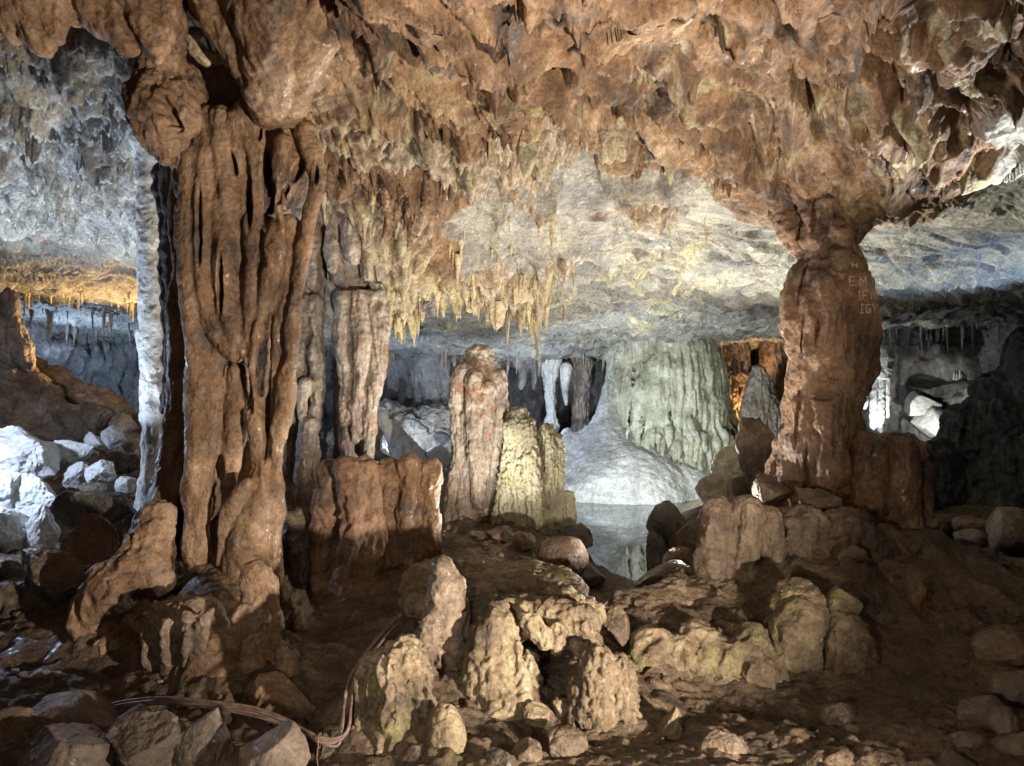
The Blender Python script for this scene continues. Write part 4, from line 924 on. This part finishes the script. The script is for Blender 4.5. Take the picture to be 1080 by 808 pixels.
# ---- cable bundle
cm = bpy.data.materials.new('cable_sheath'); cm.use_nodes = True; b = cm.node_tree.nodes['Principled BSDF']; b.inputs['Roughness'].default_value = .55
tn = cm.node_tree.nodes.new('ShaderNodeTexNoise'); tn.inputs['Scale'].default_value = 25; tn.inputs['Detail'].default_value = 6; rp = cm.node_tree.nodes.new('ShaderNodeValToRGB'); rp.color_ramp.elements[0].position = .35; rp.color_ramp.elements[0].color = (.10, .065, .05, 1); rp.color_ramp.elements[1].position = .65; rp.color_ramp.elements[1].color = (.25, .175, .14, 1)
cm.node_tree.links.new(tn.outputs[0], rp.inputs[0]); cm.node_tree.links.new(rp.outputs[0], b.inputs['Base Color'])
root = empty('cable_bundle', P(240, 745, 3.85), 'bundle of dusty brown electric cables slung across the lower left rocks', 'cables')
cpath = [(105, 748, 4.25), (135, 742, 4.1), (175, 739, 4.0), (220, 741, 3.9), (265, 748, 3.82), (300, 760, 3.75), (325, 774, 3.68), (340, 781, 3.65), (356, 780, 3.66), (366, 768, 3.7), (368, 740, 3.8), (372, 715, 3.95), (385, 695, 4.2), (405, 672, 4.6), (428, 648, 5.2)]
offs = [(-1, -3), (2, 0), (-1, 3), (1, 6)]
for k, (ox, oy) in enumerate(offs[:4]):
    s = Shells(); pts = []
    for i_, (x, y, d_) in enumerate(cpath):
        sp = 1.0+.35*math.sin(i_*1.3+k); t = min(1, max(0, (x-340)/40))*(1 if i_ > 8 else 0)
        pts.append(P(x+oy*(-1.0 if i_ > 8 else 0)*sp+ox, y+oy*(0 if i_ > 8 else 1)*.75*sp, d_)+np.array([0, random.uniform(-.01, .01), 0]))
    pts = np.array(pts)
    s.tube(pts, [.0075]*len(pts), 8)
    me = mesh_from('cable', np.concatenate(s.v), s.f); shade(me); part('cable', me, cm, root)
s = Shells(); c = P(337, 781, 3.66)
th = np.linspace(0, 2*math.pi, 14); s.tube([c+np.array([0, .03*math.cos(t), .035*math.sin(t)]) for t in th], [.004]*14, 6)
s.tube([c+np.array([0, -.03, -.02]), c+np.array([-.005, -.035, -.07]), c+np.array([.004, -.03, -.13])], [.0035, .0035, .003], 6)
me = mesh_from('tie', np.concatenate(s.v), s.f); shade(me); part('tie', me, cm, root)
# second cable by the pool
root = empty('cable_bundle', P(640, 630, 6.3), 'thin dark cables running from the pool edge under the wide low boulder', 'cables')
for k in range(3):
    s = Shells(); pp = []
    for (x, y) in [(632, 652), (636, 640), (645, 632), (660, 626), (680, 620), (700, 616)]:
        d_ = 5.6+(652-y)*.035; q = P(x, y+k*3, d_); pp.append(q)
    s.tube(pp, [.008]*len(pp), 8); me = mesh_from('cable', np.concatenate(s.v), s.f); shade(me); part('cable', me, cm, root)

# ---- small stalactites
protos = []
for k in range(10):
    r_ = np.random.RandomState(40+k); seg, nr = 12, 26; v = []; L_ = 1.0
    for i_ in range(nr):
        t = i_/(nr-1); rad = (.16*(1-t)**.8+.018)*(1+.25*math.sin(t*9+k)*(1-t)); ox = .06*math.sin(t*3+k)*t
        for j in range(seg):
            a = j/seg*2*math.pi; v.append((ox+math.cos(a)*rad, math.sin(a)*rad, -t*L_+.08))
    v.append((ox, 0, -1.0+.06)); v.append((0, 0, .1)); v = np.array(v)
    v[:, :2] *= (1+.35*fbm(v, (.12, .12, .3), 3, 300+k))[:, None]
    f = [(i_*seg+j, (i_+1)*seg+j, (i_+1)*seg+(j+1) % seg, i_*seg+(j+1) % seg) for i_ in range(nr-1) for j in range(seg)]
    f += [((nr-1)*seg+j, nr*seg, (nr-1)*seg+(j+1) % seg) for j in range(seg)]+[(nr*seg+1, j, (j+1) % seg) for j in range(seg)]
    me = mesh_from('stalactite', v, f); shade(me); protos.append(me)
pm = {}
def proto(k, mat):
    if (k, mat.name) not in pm:
        m_ = protos[k].copy(); m_.materials.append(mat); pm[(k, mat.name)] = m_
    return pm[(k, mat.name)]
def scatter(n, x0, x1, d0, d1, l0, l1, mat, label, group, seed, ok=None, thin=1.0):
    r_ = np.random.RandomState(seed); c = 0; tries = 0
    while c < n and tries < n*30:
        tries += 1
        d_ = r_.uniform(d0, d1); px = r_.uniform(x0, x1); x = (px-540)/F*d_
        if ok is not None and not ok(px, d_, x): continue
        z = ceil_at(x, d_); o = bpy.data.objects.new('stalactite', proto(r_.randint(10), mat)); COL.objects.link(o)
        l = l0*.5+(l1*1.15-l0*.5)*r_.uniform(0, 1)**2.2; w = (l*.5+.04)*thin*r_.uniform(.45, 1.5); o.location = (x, d_, z+.02); o.scale = (w, w, l); o.rotation_euler = (r_.uniform(-.06, .06), r_.uniform(-.06, .06), r_.uniform(0, 6))
        o['label'] = label; o['category'] = 'stalactite'; o['group'] = group; c += 1
scatter(90, 335, 600, 7.6, 9.6, .10, .34, CREAM, 'small cream stalactite in the ragged fringe over the middle of the cave', 'stalactites of the central fringe', 1)
scatter(26, 535, 600, 9.6, 11.2, .25, .65, CREAM, 'longer cream stalactite in the tuft hanging above the tall stalagmite', 'stalactites of the central tuft', 2)
scatter(40, 600, 800, 8, 11, .06, .2, CREAM, 'short yellowish stalactite on the pale slab left of the right column', 'short stalactites on the pale slab', 3)
scatter(50, 0, 150, 12.2, 13.2, .12, .4, CREAM, 'stalactite in the orange lit fringe of the left chamber', 'stalactites of the left chamber fringe', 4)
scatter(60, 400, 640, 15.5, 17.5, .15, .5, GREYF, 'bluish grey stalactite at the low far back of the cave', 'stalactites at the far back', 5)
scatter(34, 930, 1080, 13, 15.5, .2, .6, DARK, 'dark stalactite hanging in the right cavern', 'stalactites of the right cavern', 6)
scatter(50, 0, 150, 14, 17, .12, .5, GREYF, 'grey stalactite in the dim back of the left chamber', 'stalactites at the back of the left chamber', 7)

dprotos = []
for k in range(7):
    r_ = np.random.RandomState(80+k); nu, nv = 46, 30
    U, V_ = np.meshgrid(np.linspace(0, 1, nu), np.linspace(0, 1, nv), indexing='ij')
    ph = r_.uniform(0, 6); Ln = (.35+.65*np.abs(np.sin(U*math.pi*r_.uniform(1.5, 3.5)+ph))**1.5)*np.sin(np.clip(U, .02, .98)*math.pi)**.35
    q_ = np.stack([U.ravel()*1.0+k*3, 0*U.ravel(), 0*U.ravel()], 1); Ln = Ln*(1+.5*noise(q_, .07, 350+k).reshape(nu, nv))
    yy = .10*np.sin(U*r_.uniform(7, 12)+ph)+.05*np.sin(U*23+ph*2); th = .05*(1-V_)**.7+.008
    front = np.stack([U-.5, yy*(.5+.6*V_)-th, .12-V_*Ln], -1).reshape(-1, 3); back = np.stack([U-.5, yy*(.5+.6*V_)+th, .12-V_*Ln], -1).reshape(-1, 3)
    v = np.concatenate([front, back]); ii = np.arange(nu*nv).reshape(nu, nv); b0 = nu*nv
    f = [(ii[a, b], ii[a, b+1], ii[a+1, b+1], ii[a+1, b]) for a in range(nu-1) for b in range(nv-1)]
    f += [(b0+ii[a, b], b0+ii[a+1, b], b0+ii[a+1, b+1], b0+ii[a, b+1]) for a in range(nu-1) for b in range(nv-1)]
    f += [(ii[a, nv-1], b0+ii[a, nv-1], b0+ii[a+1, nv-1], ii[a+1, nv-1]) for a in range(nu-1)]
    for e in (0, nu-1): f += [(ii[e, b], ii[e, b+1], b0+ii[e, b+1], b0+ii[e, b]) for b in range(nv-1)]
    v = v+.03*np.stack([fbm(v, .12, 3, 360+k), fbm(v, .12, 3, 370+k), fbm(v, .12, 3, 380+k)], 1)
    me = mesh_from('stone_drapery', v, [tuple(int(x) for x in q) for q in f]); shade(me); dprotos.append(me)
dpm = {}
def drapes(n, pts, mat, label, group, seed, s0=.3, s1=.6, jit=.25):
    r_ = np.random.RandomState(seed)
    for i_ in range(n):
        k = r_.randint(7); t = r_.uniform(0, len(pts)-1.001); a = int(t); fr = t-a
        q = [pts[a][j]*(1-fr)+pts[a+1][j]*fr for j in range(2)]; d_ = q[1]+r_.uniform(-jit, jit); x = (q[0]-540)/F*d_
        if (k, mat.name) not in dpm: m_ = dprotos[k].copy(); m_.materials.append(mat); dpm[(k, mat.name)] = m_
        o = bpy.data.objects.new('stone_drapery', dpm[(k, mat.name)]); COL.objects.link(o); sc_ = r_.uniform(s0, s1)
        o.location = (x, d_, ceil_at(x, d_)+.05); o.scale = (sc_, sc_*.8, sc_*r_.uniform(.6, 1.0)); o.rotation_euler = (r_.uniform(-.1, .1), r_.uniform(-.15, .15), r_.uniform(-.8, .5))
        o['label'] = label; o['category'] = 'drapery'; o['group'] = group; o['kind'] = 'thing'
drapes(26, [(330, 7.0), (400, 7.6), (470, 7.3)], RUST, 'rust brown stone drapery hanging right of the big column head', 'brown draperies by the column head', 11, .3, .6)
drapes(26, [(390, 8.8), (480, 9.0), (560, 9.3), (610, 9.6)], CREAM, 'cream edged ragged drapery along the central ceiling fringe', 'draperies of the central fringe', 12, .22, .5)
drapes(12, [(430, 6.3), (560, 6.2), (680, 6.6), (770, 6.6)], RUST, 'small brown drapery on the near ceiling above the cave middle', 'draperies of the near ceiling', 13, .2, .42)
drapes(26, [(0, 7.2), (80, 7.6), (150, 8.0)], WALLM, 'jagged grey drapery on the left chamber ceiling', 'draperies of the left chamber ceiling', 15, .14, .3, .9)

# white drip at upper right ceiling
pendant([[(972, -30, 18), (975, 20, 14), (972, 50, 13), (968, 68, 8), (965, 78, 3)], [(985, -20, 8), (980, 30, 5)]], 5.2, 'glossy white stalactite hanging high on the brown ceiling at right', 321, mat=PALE, name='stalactite', cat='stalactite', vox=.011)
pendant([[(1030, 60, 30, .2), (1020, 130, 24, .2), (1010, 170, 18, .3), (1018, 192, 8, .3)], [(1050, 110, 20, .2), (1040, 160, 14, .3)], [(985, 130, 20, .3), (992, 165, 10, .3)]], 6.2, 'brown pitted rock pendant with pale edges hanging at the upper right', 326, mat=BROWN, vox=.014)

# fern lit by lamp
fm = bpy.data.materials.new('fern_leaf'); fm.use_nodes = True; fm.node_tree.nodes['Principled BSDF'].inputs['Base Color'].default_value = (.07, .14, .03, 1)
v = []; f = []; r_ = np.random.RandomState(2); bp = P(413, 442, 11.4)
for k in range(26):
    a = r_.uniform(0, 6.28); l = r_.uniform(.1, .26); dirv = np.array([math.cos(a)*.6, math.sin(a)*.6, 1.0]); dirv /= np.linalg.norm(dirv); sd_ = np.cross(dirv, (0, 0, 1.)); sd_ /= np.linalg.norm(sd_)
    n0 = len(v)
    for t, w in ((0, .004), (.5, .018), (1, .002)):
        c = bp+dirv*l*t-np.array([0, 0, .1*t*t]); v += [c-sd_*w, c+sd_*w]
    f += [(n0, n0+1, n0+3, n0+2), (n0+2, n0+3, n0+5, n0+4)]
me = mesh_from('fern', v, f); make('fern', me, fm, 'tiny green fern growing under a lamp behind the reddish grey column', 'fern')

# ------------------------------------------------------------------ lamps
def lamp_fixture(loc, aim, label, on=30):
    root = empty('cave_lamp', loc, label, 'lamp')
    hm = bpy.data.materials.get('lamp_housing') or bpy.data.materials.new('lamp_housing'); hm.use_nodes = True; hm.node_tree.nodes['Principled BSDF'].inputs['Base Color'].default_value = (.05, .05, .05, 1)
    lm = bpy.data.materials.get('lamp_glass') or bpy.data.materials.new('lamp_glass'); lm.use_nodes = True; b = lm.node_tree.nodes['Principled BSDF']; b.inputs['Emission Color'].default_value = (.85, .95, 1, 1); b.inputs['Emission Strength'].default_value = on
    s = Shells(); d_ = np.array(aim)-np.array(loc); d_ = d_/np.linalg.norm(d_); l = np.array(loc)
    s.tube([l-d_*.06, l-d_*.02, l+d_*.0], [.03, .05, .055], 16); me = mesh_from('housing', np.concatenate(s.v), s.f); shade(me); part('housing', me, hm, root)
    s = Shells(); s.tube([l+d_*.01, l+d_*.03], [.045, .04], 16); me = mesh_from('lens', np.concatenate(s.v), s.f); shade(me); part('lens', me, lm, root)
lamp_fixture(P(925, 468, 13.4), P(925, 420, 13.6), 'small glowing spotlight under the white dripstone cluster')

def light(loc, power, col, rad=.05, aim=None, cone=120, blend=.6, name='lamp'):
    l = bpy.data.lights.new(name, 'SPOT' if aim is not None else 'POINT'); l.energy = power; l.color = col; l.shadow_soft_size = rad
    o = bpy.data.objects.new(name, l); COL.objects.link(o); o.location = Vector([float(x) for x in loc])
    if aim is not None:
        l.spot_size = math.radians(cone); l.spot_blend = blend
        o.rotation_euler = (Vector([float(x) for x in aim])-o.location).to_track_quat('-Z', 'Y').to_euler()
    return o
WARM = (1, .80, .60); NEUT = (1, .93, .82); COOL = (.72, .86, 1); BLUE = (.45, .66, 1); ORG = (1, .62, .25); GRN = (.85, 1, .80)
# key lamp by the path on the right, low, then two added fills
K1 = (1, .86, .70)
light((2.2, 1.6, .30), 820, K1, .05, P(380, 260, 6.5), 96, .8)
light((-.6, .6, 1.0), 85, K1, .08, P(740, 700, 4.7), 100, .9)  # added fill near the camera, brightens the right foreground floor
light((-.6, .4, 1.9), 18, K1, .1, P(300, 700, 5), 110, .9)  # added weak frontal fill for the lower left, no lamp stands here
# up-lights of the main vault
light(P(722, 600, 7.3)+np.array([0, 0, .2]), 190, (1, .91, .78), .03, P(560, 60, 5.6), 150, .6)
light(P(530, 585, 7.3), 190, (1, .91, .78), .03, P(520, 180, 8), 150, .6)
light(P(690, 500, 10.4), 170, (1, 1, .90), .03, P(620, 240, 9), 150, .6)
# pool and mound
light(P(765, 525, 10.4)+np.array([0, 0, .2]), 120, (.9, 1, .9), .05, P(690, 450, 14), 110, .6)
light(P(590, 500, 10.3), 350, (.82, .92, 1), .05, P(680, 450, 14), 110, .6)
light(P(815, 440, 9.5), 170, (1, 1, .85), .05, P(860, 230, 8.6), 150, .6)
# blue back
light(P(425, 458, 13.6), 70, (.6, .76, 1), .05)
light(P(560, 430, 15.2), 30, (.6, .76, 1), .05)
# left chamber
light(P(-80, 430, 7.3), 95, (.60, .74, 1), .05)
light(P(70, 500, 6.7), 90, (.66, .80, 1), .04, P(162, 300, 7.6), 80, .8)
light(P(40, 440, 8.9), 330, (.70, .84, 1), .05, P(50, 190, 8.9), 120, .7)
light(P(128, 392, 12.6), 170, ORG, .05, P(60, 270, 11.4), 140, .5)
light(P(60, 400, 15.0), 110, BLUE, .05)
# orange light behind the mound
light(P(797, 455, 15.1), 110, ORG, .04, P(768, 370, 15.8), 80, .6)
# right cavern
light(P(925, 466, 13.3), 45, (.95, 1, 1), .03, P(925, 400, 13.6), 70, .6)
light(P(985, 462, 14.0), 40, (1, 1, .9), .03, P(982, 436, 15), 75, .7)
light(P(1140, 330, 6.4), 260, (1, .97, .92), .04, P(1040, 40, 5.0), 80, .7)
light(P(1120, 400, 9.0), 70, BLUE, .1, P(1020, 270, 9.5), 90, .7)

# dim ambient bounce
w = bpy.data.worlds.new('World'); SC.world = w; w.use_nodes = True; w.node_tree.nodes['Background'].inputs[0].default_value = (.8, .85, 1, 1); w.node_tree.nodes['Background'].inputs[1].default_value = .0

cam = bpy.data.cameras.new('camera'); co = bpy.data.objects.new('camera', cam); COL.objects.link(co)
co.location = (0, 0, EYE); co.rotation_euler = (math.radians(90), 0, 0)
cam.sensor_width = 36; cam.lens = 36*F/1080; cam.clip_end = 200; cam.clip_start = .05
SC.camera = co
SC.view_settings.view_transform = 'Standard'; SC.view_settings.look = 'None'; SC.view_settings.exposure = 1.3; SC.view_settings.gamma = 1
SC.cycles.max_bounces = 4; SC.cycles.diffuse_bounces = 3; SC.cycles.glossy_bounces = 3; SC.cycles.transmission_bounces = 4
SC.cycles.sample_clamp_indirect = 4; SC.cycles.use_denoising = True; SC.cycles.caustics_reflective = False; SC.cycles.caustics_refractive = False
SC.cycles.use_adaptive_sampling = True; SC.cycles.adaptive_threshold = .03
